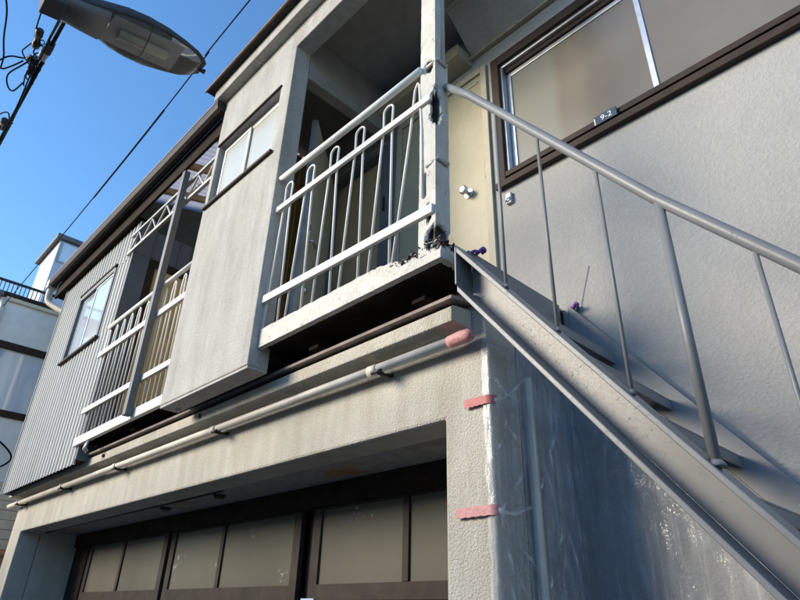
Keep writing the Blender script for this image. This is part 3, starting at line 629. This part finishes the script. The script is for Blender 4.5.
for x in (-4.95, -3.42):
    s = MB().tube([(x, 1.44, 2.66), (x - 0.01, 1.43, 2.60), (x - 0.005, 1.45, 2.57)], 0.009, 8).tube([(x + 0.03, 1.44, 2.66), (x + 0.025, 1.43, 2.61), (x + 0.02, 1.45, 2.58)], 0.009, 8).build('cable_bracket', alu_dull)
    tag(s, 'small metal bracket under the veranda railing' if x < -4 else 'small metal bracket under the overhanging block', 'bracket')

# ------------------------------------------------------------------ horizontal pipe
P = thing('conduit_pipe', (-4.3, 1.61, 2.43), 'long grey plastic pipe fixed under the ledge of the facade', 'pipe')
YP, ZP = 1.615, 2.468
MB().tube([(-7.55, YP, ZP - 0.008), (-5, YP, ZP - 0.004), (-3, YP, ZP), (-1.33, YP, ZP)], 0.0215, 16).build('pipe_run', pvc, P)
for x in (-7.2, -5.9, -4.72, -3.25, -1.86):
    MB().tube([(x - 0.028, YP, ZP - 0.002), (x + 0.028, YP, ZP - 0.002)], 0.0255, 16).build('coupling', pvc, P)
    MB().tube([(x + 0.05, YP - 0.028, ZP - 0.025), (x + 0.05, YP + 0.02, ZP - 0.032), (x + 0.05, YF - 0.002, ZP - 0.02)], 0.010, 8).tube([(x + 0.02, YP - 0.03, ZP - 0.03), (x + 0.08, YP - 0.03, ZP - 0.028)], 0.008, 6).build('bracket', black_m, P)
t0 = MB().tube([(-1.42, YP, ZP), (-1.40, YP, ZP), (-1.36, YP, ZP + 0.002), (-1.325, YP, ZP), (-1.305, YP, ZP - 0.008)], [0.0242, 0.0255, 0.027, 0.026, 0.016], 14).build('tape_wrap', tape2_m)
tag(t0, 'pink tape wrapped round the open end of the grey pipe', 'tape', 'pink tape')

# ------------------------------------------------------------------ steel staircase
S = thing('steel_staircase', (0.2, 1.8, 0.10), 'steep grey painted steel staircase with handrail rising to the landing', 'staircase')
SL = 1.245; X_T, Z_T = -1.222, 2.738
YS = 1.525
def ztop(x): return Z_T - SL * (x - X_T)
VH = 0.165; xe = 0.86
dirv = Vector((1, 0, -SL)).normalized(); nv = Vector((SL, 0, 1)).normalized()
def stringer(yw, side, name, dz=0.0, fl=0.092):
    s = MB()
    s.prism([(X_T, yw, ztop(X_T) + dz), (X_T, yw, ztop(X_T) - VH + dz), (xe, yw, ztop(xe) - VH + dz), (xe, yw, ztop(xe) + dz)], (0, 0.008, 0))
    o = s.build(name, stair_m, S, 0.0015)
    yo = yw - fl if side < 0 else yw + 0.008
    yi = yw - 0.0005 if side < 0 else yw + 0.008 + fl
    t = 0.016
    f1 = MB().prism([(X_T, yo, ztop(X_T) + dz), (xe, yo, ztop(xe) + dz), (xe, yo, ztop(xe) - t * 1.6 + dz), (X_T, yo, ztop(X_T) - t * 1.6 + dz)][::-1], (0, yi - yo, 0)).build('top_flange', stair_m, o, 0.003)
    f2 = MB().prism([(X_T + 0.001, yo, ztop(X_T + 0.001) - VH + dz), (xe, yo, ztop(xe) - VH + dz), (xe, yo, ztop(xe) - VH - t * 1.6 + dz), (X_T + 0.001, yo, ztop(X_T + 0.001) - VH - t * 1.6 + dz)][::-1], (0, yi - yo, 0)).build('bottom_flange', stair_m, o, 0.003)
    MB().prism([(X_T - 0.008, yo, ztop(X_T) + dz), (X_T - 0.0005, yo, ztop(X_T) + dz), (X_T - 0.0005, yo, ztop(X_T) - 0.160 + dz), (X_T - 0.008, yo, ztop(X_T) - 0.160 + dz)][::-1], (0, yi - yo, 0)).build('end_plate', stair_m, o, 0.002)
    return o
stringer(YS, -1, 'front_stringer'); stringer(2.205, 1, 'rear_stringer', 0.05, 0.03)
tread0 = None
for k in range(-2, 9):
    x = -0.66 + 0.19 * k; z = 2.035 - 0.19 * SL * k
    if z < 0.25: break
    if tread0 is None:
        tr0x, tr0z = x, z
        mb = MB(); mb.box(x - 0.112, x, YS + 0.0085, 2.2045, z - 0.022, z - 0.015); mb.box(x - 0.006, x + 0.0005, YS + 0.0085, 2.2045, z - 0.055, z - 0.0225)
        tread0 = mb.build('tread', stair_m, S, 0.0015)
    else: dup(tread0, (x - tr0x, 0, z - tr0z))
YH = YS - 0.058
MB().box(-1.2735, -1.262, 1.56, 2.20, 2.70, 2.80).build('landing_edge', stair_m, S, 0.002)
hr = MB().tube([(-1.285, YH, 3.645), (-1.16, YH, 3.50), (-0.50, YH, 2.592), (0.0, YH, 1.98), (0.80, YH, 0.995), (0.80, YH, 0.99)], 0.0178, 18).build('handrail', stair_m, S)
def zrail(x):
    pts = [(-1.285, 3.645), (-1.16, 3.50), (-0.50, 2.592), (0.0, 1.98), (0.80, 0.995)]
    for (a, b), (c, d) in zip(pts, pts[1:]):
        if a <= x <= c: return b + (d - b) * (x - a) / (c - a)
for x, r in ((-1.032, 0.0060), (-0.856, 0.0060), (-0.660, 0.0060), (-0.492, 0.0135), (-0.296, 0.0060), (-0.11, 0.0060), (0.08, 0.0060), (0.27, 0.0135), (0.46, 0.006), (0.65, 0.006)):
    a, b = ztop(x) - 0.004, zrail(x) - 0.012
    MB().tube([(x, YH, a), (x, YH, b)], r, 12).tube([(x, YH, a + 0.002), (x, YH, a + 0.010), (x, YH, a + 0.018)], [r * 1.7, r * 1.5, r], 12).build('newel_post' if r > 0.01 else 'baluster', stair_m, S)

# ------------------------------------------------------------------ small things on the walls
pl = MB().box(-0.958, -0.838, YW - 0.044, YW - 0.0365, 3.700, 3.755).build('address_plate', plate_m, None, 0.002); tag(pl, 'small navy address plate with white 9-2 on the window sill', 'plate')
fc = bpy.data.curves.new('lettering', 'FONT'); fc.body = '9-2'; fc.size = 0.046; fc.extrude = 0.0006; fc.align_x = 'CENTER'; fc.align_y = 'CENTER'
to = bpy.data.objects.new('lettering_tmp', fc); COL.objects.link(to); bpy.context.view_layer.update()
me = bpy.data.meshes.new_from_object(to.evaluated_get(bpy.context.evaluated_depsgraph_get())); bpy.data.objects.remove(to)
me.name = 'lettering'; me.materials.clear(); me.materials.append(plate_w()); tx = bpy.data.objects.new('lettering', me); COL.objects.link(tx)
tx.rotation_euler = (R(90), 0, 0); place(tx, (-0.893, YW - 0.0452, 3.726), pl)
MB().box(-0.957, -0.952, YW - 0.0452, YW - 0.0442, 3.702, 3.742).build('bolt_mark', plate_w, pl)
db = MB().box(-1.535, -1.497, YW - 0.022, YW - 0.0005, 3.535, 3.605).build('doorbell', alu_dull, None, 0.005); tag(db, 'small grey doorbell box beside the cream door', 'doorbell')
MB().tube([(-1.53, YW - 0.026, 3.545), (-1.515, YW - 0.034, 3.556), (-1.50, YW - 0.026, 3.562)], 0.005, 8).build('hook', alu, db)
for (x0, x1, z, dz, mt, lab) in ((-1.395, -1.291, 2.222, -0.004, tape_m, 'dark pink tape on the pillar just below the grey pipe'), (-1.445, -1.291, 1.838, 0.0, tape2_m, 'long pale pink tape lower down on the corner pillar')):
    mb = MB(); nn = 14; hh = 0.0165
    pts = [(x0 + (x1 - x0 + 0.002) * i / nn, YF - 0.014 - 0.002 * abs(math.sin(i * 1.3))) for i in range(nn + 1)] + [(-1.279, YF - 0.008), (-1.272, YF + 0.0), (-1.270, YF + 0.02)]
    n = len(pts)
    mb.add([(a, b, z - hh + 0.0015 * math.sin(i * 2.1)) for i, (a, b) in enumerate(pts)] + [(a, b, z + hh + dz * i / n + 0.0012 * math.cos(i * 1.7)) for i, (a, b) in enumerate(pts)] + [(a, b + 0.002, z - hh) for a, b in pts] + [(a, b + 0.002, z + hh) for a, b in pts],
           [(i, i + 1, n + i + 1, n + i) for i in range(n - 1)] + [(2 * n + i + 1, 2 * n + i, 3 * n + i, 3 * n + i + 1) for i in range(n - 1)], True)
    tag(mb.build('masking_tape', mt), lab, 'tape', 'pink tape')
for (p, lab) in (((-1.20, 2.215, 2.770), 'purple plastic tie on the rear stringer beside the wall'), ((-1.235, 1.585, 2.79), 'purple plastic tie at the top of the stairs')):
    mb = MB()
    for i in range(5):
        a = random.uniform(0, 6.28); q = Vector(p)
        mb.tube(smoothpts([q, q + Vector((0.020 * math.cos(a), 0.02 * math.sin(a), 0.014)), q + Vector((0.030 * math.cos(a + .5), 0.03 * math.sin(a + .5), 0.004))], 4), [0.007] * 8 + [0.003], 7)
    po = tag(mb.build('purple_tie', purple_m), lab, 'tie', 'purple ties')
    if p[1] > 2: MB().tube([(p[0] + 0.02, YW - 0.004, p[2] + 0.01), (p[0] + 0.045, YW - 0.003, p[2] + 0.09), (p[0] + 0.085, YW - 0.003, p[2] + 0.20)], 0.0012, 5).build('wall_crack', slate_trim, po)  # crack in the wall, drawn as a thin dark tube
st = MB().box(-3.12, -3.0, YW - 0.006, YW - 0.0022, 1.585, 1.605).build('sticker', blue_sticker); tag(st, 'scrap of pale blue sticker on the sliding door', 'sticker')
# pipe on the return wall, under the film
vp = MB().tube([(-1.272, 1.905, 2.36), (-1.270, 1.905, 0.1)], 0.019, 12).build('vertical_pipe', pvc); tag(vp, 'thin vertical pipe behind the plastic film under the stairs', 'pipe')
# plastic film wrapped round the corner
mb = MB(); path = []; dens = []
for i in range(8): path.append((-1.312 + 0.032 * i / 7, YF - 0.006, 0))
for i in range(130): path.append((-1.280, YF + 0.005 + 0.54 * i / 129, 1))
for i in range(40): path.append((-1.25 + 0.75 * i / 39, 2.225, 2))
nz = 260; n = len(path)
creases = [((1.69, 2.22), (1.92, 2.36)), ((1.69, 2.22), (1.86, 2.05)), ((1.69, 1.84), (1.88, 2.02)), ((1.69, 1.84), (1.93, 1.62)), ((1.69, 1.84), (1.84, 1.48)), ((1.69, 1.84), (1.77, 1.40)), ((1.69, 1.84), (1.90, 1.86)), ((1.94, 1.95), (2.12, 2.25)), ((1.95, 1.62), (2.10, 1.90)), ((1.70, 2.05), (1.78, 2.20)), ((1.92, 2.3), (2.05, 1.75)), ((2.02, 2.1), (2.2, 1.5)), ((1.72, 1.7), (1.95, 1.25)), ((1.70, 2.30), (1.84, 2.24))]
def crease(y, z):
    b = 0.0
    for (ya, za), (yb, zb) in creases:
        dy, dz = yb - ya, zb - za; L2 = dy * dy + dz * dz; t = max(0, min(1, ((y - ya) * dy + (z - za) * dz) / L2))
        d = math.hypot(y - ya - t * dy, z - za - t * dz + 0.012 * math.sin(t * 5)); b = max(b, (1 - t * 0.75) * max(0, 1 - d / 0.0085))
    return b
for k in range(nz + 1):
    z = 0.12 + (2.44 - 0.12) * k / nz
    for i, (x, y, s) in enumerate(path):
        if s == 2: z = 0.12 + (min(2.44, ztop(x) - VH - 0.06) - 0.12) * k / nz
        q = Vector((i * 0.09, z * 2.2, 1.7)); f = noise.noise(q * 2.1) * 0.6 + noise.noise(q * 5.3) * 0.3
        rid = abs(noise.noise(Vector((i * 0.16 + z * 0.9, z * 0.5, 9)))) ; f += 0.9 * max(0, 0.25 - rid)
        if s == 0: p = (x + (0.012 * noise.noise(Vector((z * 14, 0, 2))) if i == 0 else 0), y - 0.004 * abs(f), z)
        elif s == 1:
            cr = crease(y, z); b = 0.016 * f * min(1, i / 30); p = (x + b + 0.006 + 0.012 * cr, y, z)
        else: p = (x, y - 0.014 * f, z)
        mb.v.append(Vector(p)); dens.append((0.10 + 0.25 * max(0, noise.noise(Vector((z * 22, i * 0.4, 5))))) * (1 if s == 0 else max(0, 1 - (i - 7) / 6)) + (1.1 * crease(y, z) if s == 1 else 0))  # sky glints along the creases are painted through the film density
for k in range(nz):
    for i in range(n - 1): mb.f.append((k * n + i, k * n + i + 1, (k + 1) * n + i + 1, (k + 1) * n + i)); mb.sm.append(True)
pf = mb.build('plastic_sheet', plastic_m, rot=dens); tag(pf, 'clear plastic masking film wrapped round the corner pillar under the stairs', 'plastic sheet')

# ------------------------------------------------------------------ street lamp
Lp = thing('street_lamp', (-2.46, -3.15, 0), 'dark grey street lamp head with clouded bowl at top left', 'street lamp')
O = Vector((-2.46, 0.13, 4.02)); ax = Vector((0, 0.64, 0.13)).normalized(); up = Vector((0, -0.13, 0.64)).normalized(); sx = Vector((1, 0, 0))
def lp(s, x, u): return O + ax * s + sx * x + up * u
def loft(sections, closed=True):
    mb = MB(); n = len(sections[0])
    for s in sections: mb.v += [Vector(p) for p in s]
    for i in range(len(sections) - 1):
        for j in range(n if closed else n - 1):
            mb.f.append((i * n + j, i * n + (j + 1) % n, (i + 1) * n + (j + 1) % n, (i + 1) * n + j)); mb.sm.append(True)
    mb.f.append(tuple(range(n))[::-1]); mb.sm.append(False); e = (len(sections) - 1) * n; mb.f.append(tuple(range(e, e + n))); mb.sm.append(False)
    return mb
NS = 20
def half(s, wd, ht, sign, p=2.4, base=0.0):
    out = []
    for i in range(NS + 1):
        a = math.pi * i / NS; c, q = math.cos(a), math.sin(a)
        out.append(lp(s, wd * (abs(c) ** (2 / p)) * (1 if c >= 0 else -1), base + sign * ht * (q ** (2 / p))))
    return out
hs = [(-0.06, 0.075, 0.075), (0.06, 0.085, 0.085), (0.14, 0.105, 0.095), (0.22, 0.128, 0.10), (0.32, 0.138, 0.098), (0.42, 0.134, 0.088), (0.52, 0.115, 0.07), (0.60, 0.092, 0.052), (0.645, 0.066, 0.034), (0.664, 0.045, 0.022)]
loft([half(a, b, c, 1) for a, b, c in hs]).build('housing', lamp_grey, Lp)
loft([half(a, b, c, -1, 3.0, -0.001) for a, b, c in ((-0.06, 0.072, 0.045), (0.06, 0.083, 0.055), (0.145, 0.098, 0.05), (0.155, 0.09, 0.03))]).build('gear_box', lamp_under, Lp)
loft([half(a, b, c, -1, 2.3, -0.001) for a, b, c in ((0.150, 0.096, 0.048), (0.20, 0.115, 0.062), (0.28, 0.128, 0.075), (0.38, 0.128, 0.08), (0.48, 0.112, 0.072), (0.56, 0.094, 0.062), (0.61, 0.070, 0.044), (0.635, 0.045, 0.020))]).build('bowl', bowl_m, Lp)
MB().tube([lp(0.645, 0.0, -0.012), lp(0.672, 0.0, -0.020), lp(0.675, 0, -0.004)], 0.010, 8).build('clip', black_m, Lp)
MB().tube([lp(0.33, 0.129 * math.cos(a), -0.082 * math.sin(a) - 0.002) for a in [math.pi * i / 16 for i in range(17)]], 0.0022, 6).build('bowl_strap', black_m, Lp)
MB().tube([lp(0.22, 0, -0.01), lp(0.46, 0, -0.012)], 0.026, 14).build('lamp_tube', pvc, Lp)
MB().add([lp(0.17, -0.09, -0.004), lp(0.17, 0.09, -0.004), lp(0.52, 0.09, -0.004), lp(0.52, -0.09, -0.004)], [(0, 1, 2, 3)]).build('reflector', alu_dull, Lp)
MB().tube([lp(-3.35, 0, 0.035), lp(-0.03, 0, 0.03)], 0.028, 14).build('arm', lamp_grey, Lp)
MB().add([lp(a, b, c) for a in (-0.12, -0.03) for b in (-0.06, 0.06) for c in (-0.05, 0.085)], [(0, 1, 3, 2), (4, 6, 7, 5), (0, 4, 5, 1), (2, 3, 7, 6), (0, 2, 6, 4), (1, 5, 7, 3)]).build('bracket_box', lamp_grey, Lp, 0.006)
MB().tube([(-2.46, -3.15, 0), (-2.46, -3.15, 7.5)], [0.16, 0.11], 20).build('pole', conc, Lp)

# ------------------------------------------------------------------ overhead cables
def cab(pts, r, label, name='overhead_cable', n=6, sm=6, group='overhead cables'):
    o = MB().tube(smoothpts(pts, sm), r, n).build(name, cable_m); tag(o, label, 'cable', group); return o
k = 1.0
cab([(3, 1.0, 5.2), (-2.57, 1.0, 5.075), (-3.144, 1.0, 5.023), (-3.785, 1.0, 4.958), (-5.19, 1.0, 4.875), (-7.27, 1.0, 4.82), (-9.6, 1.0, 4.80), (-14, 1.0, 4.9)], 0.0048, 'single thin black wire crossing the sky beside the street lamp')
cab([(-3.785, 1.0, 4.953), (-4.4, 1.0, 4.909), (-5.19, 1.0, 4.869)], 0.0075, 'thicker sleeve on the thin black wire', 'wire_sleeve', group='wire fittings')
ZC = 5.5
def cp(x, y, z=4.0): return (x * z, y * z, 1.5 + z)
cab([(2, 0.21, 5.56), (-3.0, 0.21, 5.50), (-4.0, 0.206, 5.5), (-4.94, 0.207, 5.49), (-5.9, 0.208, 5.5), (-12, 0.21, 5.6)], 0.017, 'thickest overhead cable running past the street lamp bracket')
cab([(2, 0.15, 5.56), (-3.0, 0.16, 5.52), (-4.2, 0.172, 5.51), (-4.75, 0.175, 5.49), (-5.2, 0.195, 5.46), (-5.9, 0.20, 5.46), (-12, 0.2, 5.58)], 0.007, 'messenger wire strung just left of the thickest cable')
cab([(2, 0.19, 5.5), (-3.2, 0.185, 5.47), (-4.4, 0.178, 5.46), (-5.3, 0.215, 5.44), (-5.9, 0.225, 5.45), (-6.4, 0.22, 5.47), (-12, 0.22, 5.5)], 0.006, 'slack wire drooping below the thickest cable')
cab([cp(-0.98, 0.012), cp(-1.02, 0.013), cp(-1.075, 0.018), cp(-1.10, 0.024)], 0.006, 'twisted drop wire ending in a black connector', n=6)
cab([cp(-1.02, -0.05), cp(-1.07, -0.034), cp(-1.14, -0.022), cp(-1.19, -0.010), cp(-1.23, -0.006)], 0.007, 'leftmost wire hanging from the top edge of the photograph')
cab([cp(-1.26, -0.03), cp(-1.19, -0.006), cp(-1.17, 0.015), cp(-1.165, 0.030), cp(-1.185, 0.025), cp(-1.235, 0.010), cp(-1.27, 0.017), cp(-1.28, 0.030), cp(-1.235, 0.040)], 0.007, 'black wire curling in a big loop left of the cables', sm=8)
cab([cp(-1.23, -0.006), cp(-1.225, 0.0), cp(-1.20, 0.012), cp(-1.175, 0.022)], 0.007, 'short wire linking the loop to the hanging wire')
cab([cp(-1.105, 0.024), cp(-1.135, 0.016), cp(-1.15, 0.014), cp(-1.165, 0.024), cp(-1.175, 0.033)], 0.0055, 'wavy lead between the two black connectors')
cab([cp(-1.11, 0.030), cp(-1.10, 0.040), cp(-1.09, 0.036), cp(-1.10, 0.030)], 0.004, 'small wire loop beside the upper connector')
cab([cp(-1.42, 0.020), cp(-1.375, 0.030), cp(-1.36, 0.040), cp(-1.375, 0.047), cp(-1.40, 0.052), cp(-1.39, 0.058)], 0.006, 'looped wire at the lower left end of the cables')
for i in range(5):
    z = random.uniform(-0.02, 0.03); x = -4.55 - 0.10 * i
    cab([(x, 0.17, 5.47), (x + 0.06, 0.12 + 0.01 * i, 5.46 + z), (x + 0.10, 0.15, 5.52), (x + 0.02, 0.22, 5.54), (x - 0.08, 0.20, 5.50)], 0.006, ['uppermost', 'second', 'third', 'fourth', 'lowest'][i] + ' of the small wire loops tangled on the cables', 'wire_loop', group='wire loops')
def conn(p, q, r, label):
    p, q = Vector(p), Vector(q); mb = MB(); mb.tube([p, p.lerp(q, .05), p.lerp(q, .32), p.lerp(q, .34), p.lerp(q, .66), p.lerp(q, .68), p.lerp(q, .95), q], [r * .7, r, r, r * .75, r * .75, r, r, r * .7], 10)
    tag(mb.build('cable_connector', black_m), label, 'connector', 'cable connectors')
conn(cp(-1.068, 0.024), cp(-1.120, 0.030), 0.030, 'black cylinder connector on the twisted drop wire')
conn(cp(-1.155, 0.026), cp(-1.165, 0.044), 0.028, 'black connector lying across the cables')
conn((-4.62, 0.15, 5.52), (-4.80, 0.17, 5.49), 0.030, 'stubby black connector clamped on the cables')
conn((-5.55, 0.17, 5.49), (-5.70, 0.18, 5.50), 0.034, 'black connector at the lower end of the cables')
for i, (x, y) in enumerate(((-4.40, 0.20), (-4.50, 0.19), (-5.62, 0.20))):
    o = MB().box(x - 0.05, x + 0.05, y - 0.03, y + 0.03, 5.46, 5.53).build('cable_clamp', alu_dull if i == 1 else black_m, None, 0.006); tag(o, ['cable clamp nearest the street lamp', 'pale metal cable clamp', 'cable clamp by the lower loop'][i], 'clamp', 'cable clamps')

# ------------------------------------------------------------------ neighbouring house
N = thing('neighbour_house', (-10, 2.5, 0), 'white neighbouring house with roof terrace beyond the left end', 'house')
NX = -8.2; nw = (1.00, 1.76, 3.56, 4.37)
f = MB()
for a, b, c, d in ((1.02, 1.06, 0, 4.95), (1.06, 6.0, 0, nw[2]), (1.06, 6.0, nw[3], 4.95), (nw[1], 6.0, nw[2], nw[3])): f.box(NX - 0.15, NX, a, b, c, d)
f.build('side_wall', white_wall, N); MB().box(-13, NX - 0.151, 1.02, 6.0, 0, 4.95).build('house_body', white_wall, N)
fw = MB(); fw.box(NX - 0.05, NX + 0.03, nw[0] + 0.061, nw[1], nw[3] - 0.06, nw[3] + 0.02); fw.box(NX - 0.05, NX + 0.03, nw[0] + 0.061, nw[1], nw[2] - 0.06, nw[2] + 0.02); fw.box(NX - 0.05, NX + 0.03, nw[1] - 0.05, nw[1] + 0.02, nw[2] + 0.02, nw[3] - 0.06); fw.box(NX - 0.05, NX + 0.03, nw[0] + 0.061, nw[0] + 0.10, nw[2] + 0.02, nw[3] - 0.06)
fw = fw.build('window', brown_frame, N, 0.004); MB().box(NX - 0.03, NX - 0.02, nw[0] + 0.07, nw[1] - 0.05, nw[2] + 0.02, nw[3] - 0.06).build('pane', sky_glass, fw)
MB().box(NX - 0.2, NX + 0.06, 0.96, 6.0, 4.952, 5.00).build('eave_board', brown_frame, N, 0.005)
MB().box(NX - 0.001, NX + 0.045, 1.0, 6.0, 4.90, 4.95).build('eave_trim', cream_tile, N, 0.005)
MB().box(-13, NX + 0.08, 0.80, 0.96, 4.93, 4.99).build('front_eave', roof_grey, N, 0.005)
MB().tube([(NX + 0.02, 0.98, 4.92), (NX + 0.02, 1.00, 4.80), (NX + 0.02, 0.99, 0)], 0.035, 12).build('downpipe', pvc, N)
MB().box(-13, NX - 0.1, 0.98, 6.0, 5.001, 5.05).build('terrace_floor', cream_tile, N)
tg = MB().box(NX - 0.62, NX - 0.58, 0.5, 1.62, 5.415, 5.44).box(NX - 0.62, NX - 0.58, 0.5, 1.62, 5.245, 5.262).build('terrace_railing', dark_metal, N)
bb = None
for i in range(23):
    yy = 0.52 + i * 0.049
    if bb is None: bb = MB().box(NX - 0.606, NX - 0.594, yy - 0.005, yy + 0.005, 5.263, 5.414).build('railing_bar', dark_metal, tg)
    else: dup(bb, (0, i * 0.049, 0))
MB().box(NX - 0.80, NX - 0.65, 0.5, 1.62, 5.05, 5.244).build('terrace_parapet', cream_tile, N)
tw = MB().box(-10.2, -9.2, 1.53, 3.0, 5.05, 6.52).build('stair_tower', bluish_wall, N)
MB().box(-10.28, -9.14, 1.46, 3.1, 6.522, 6.60).build('tower_roof', roof_grey, tw, 0.005)
MB().box(-9.199, -9.185, 1.56, 2.6, 6.15, 6.50).build('tower_window', alu_dull, tw)
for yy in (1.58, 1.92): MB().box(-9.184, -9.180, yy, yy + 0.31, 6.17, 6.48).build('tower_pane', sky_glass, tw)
for i in range(9):
    z = 1.9 + i * 0.10; MB().box(NX + 0.001, NX + 0.022, 1.06, 6.0, z, z + 0.095).build('siding_board', cream_tile, N, 0.003)
MB().box(NX + 0.0, NX + 0.30, 1.2, 2.4, 2.02, 2.08).build('awning', orange_m, N, 0.004)
cab([(-8.15, 1.2, 3.3), (-8.12, 1.45, 3.20), (-8.1, 1.6, 3.05), (-8.12, 1.5, 2.92), (-8.16, 1.3, 2.86)], 0.010, 'black wire drooping on the white neighbouring wall')

# ------------------------------------------------------------------ unseen low houses added behind the camera to shade the street and bounce light
def added_opposite_house(x0, x1, y0, h, wall, label):
    H = thing('added_opposite_house', ((x0 + x1) / 2, y0 - 3, 0), label, 'house', 'unseen houses added to shape the light')
    wn = []; x = x0 + 0.8
    while x + 1.5 < x1: wn.append((x, x + 1.4, 1.0, 2.1)); x += 2.3
    MB().wall_y(x0, x1, 0, h, y0 - 0.15, y0, wn).build('front_wall', wall, H)
    MB().box(x0, x1, y0 - 6, y0 - 0.151, 0, h).build('house_body', wall, H)
    MB().prism([(x0 - 0.3, y0 + 0.4, h - 0.02), (x0 - 0.3, y0 + 0.4, h + 0.08), (x0 - 0.3, y0 - 3, h + 0.55), (x0 - 0.3, y0 - 6.3, h + 0.08), (x0 - 0.3, y0 - 6.3, h - 0.02)], (x1 - x0 + 0.6, 0, 0)).build('roof', roof_grey, H)
    for a, b, c, d in wn:
        f = MB().box(a, a + 0.05, y0 - 0.1, y0 + 0.02, c, d).box(b - 0.05, b, y0 - 0.1, y0 + 0.02, c, d).box(a + 0.05, b - 0.05, y0 - 0.1, y0 + 0.02, c, c + 0.05).box(a + 0.05, b - 0.05, y0 - 0.1, y0 + 0.02, d - 0.05, d).build('window', alu_dull, H)
        MB().box(a + 0.05, b - 0.05, y0 - 0.06, y0 - 0.05, c + 0.05, d - 0.05).build('pane', clear_dark, f)
added_opposite_house(-16, -6.6, -4.0, 3.45, cream_tile, 'unseen cream house added across the street to the left')
added_opposite_house(-6.0, 4.5, -4.2, 3.45, white_wall, 'unseen white house added straight across the street to bounce light')
added_opposite_house(5.1, 15, -4.0, 3.45, cream_tile, 'unseen cream house added across the street to the right')
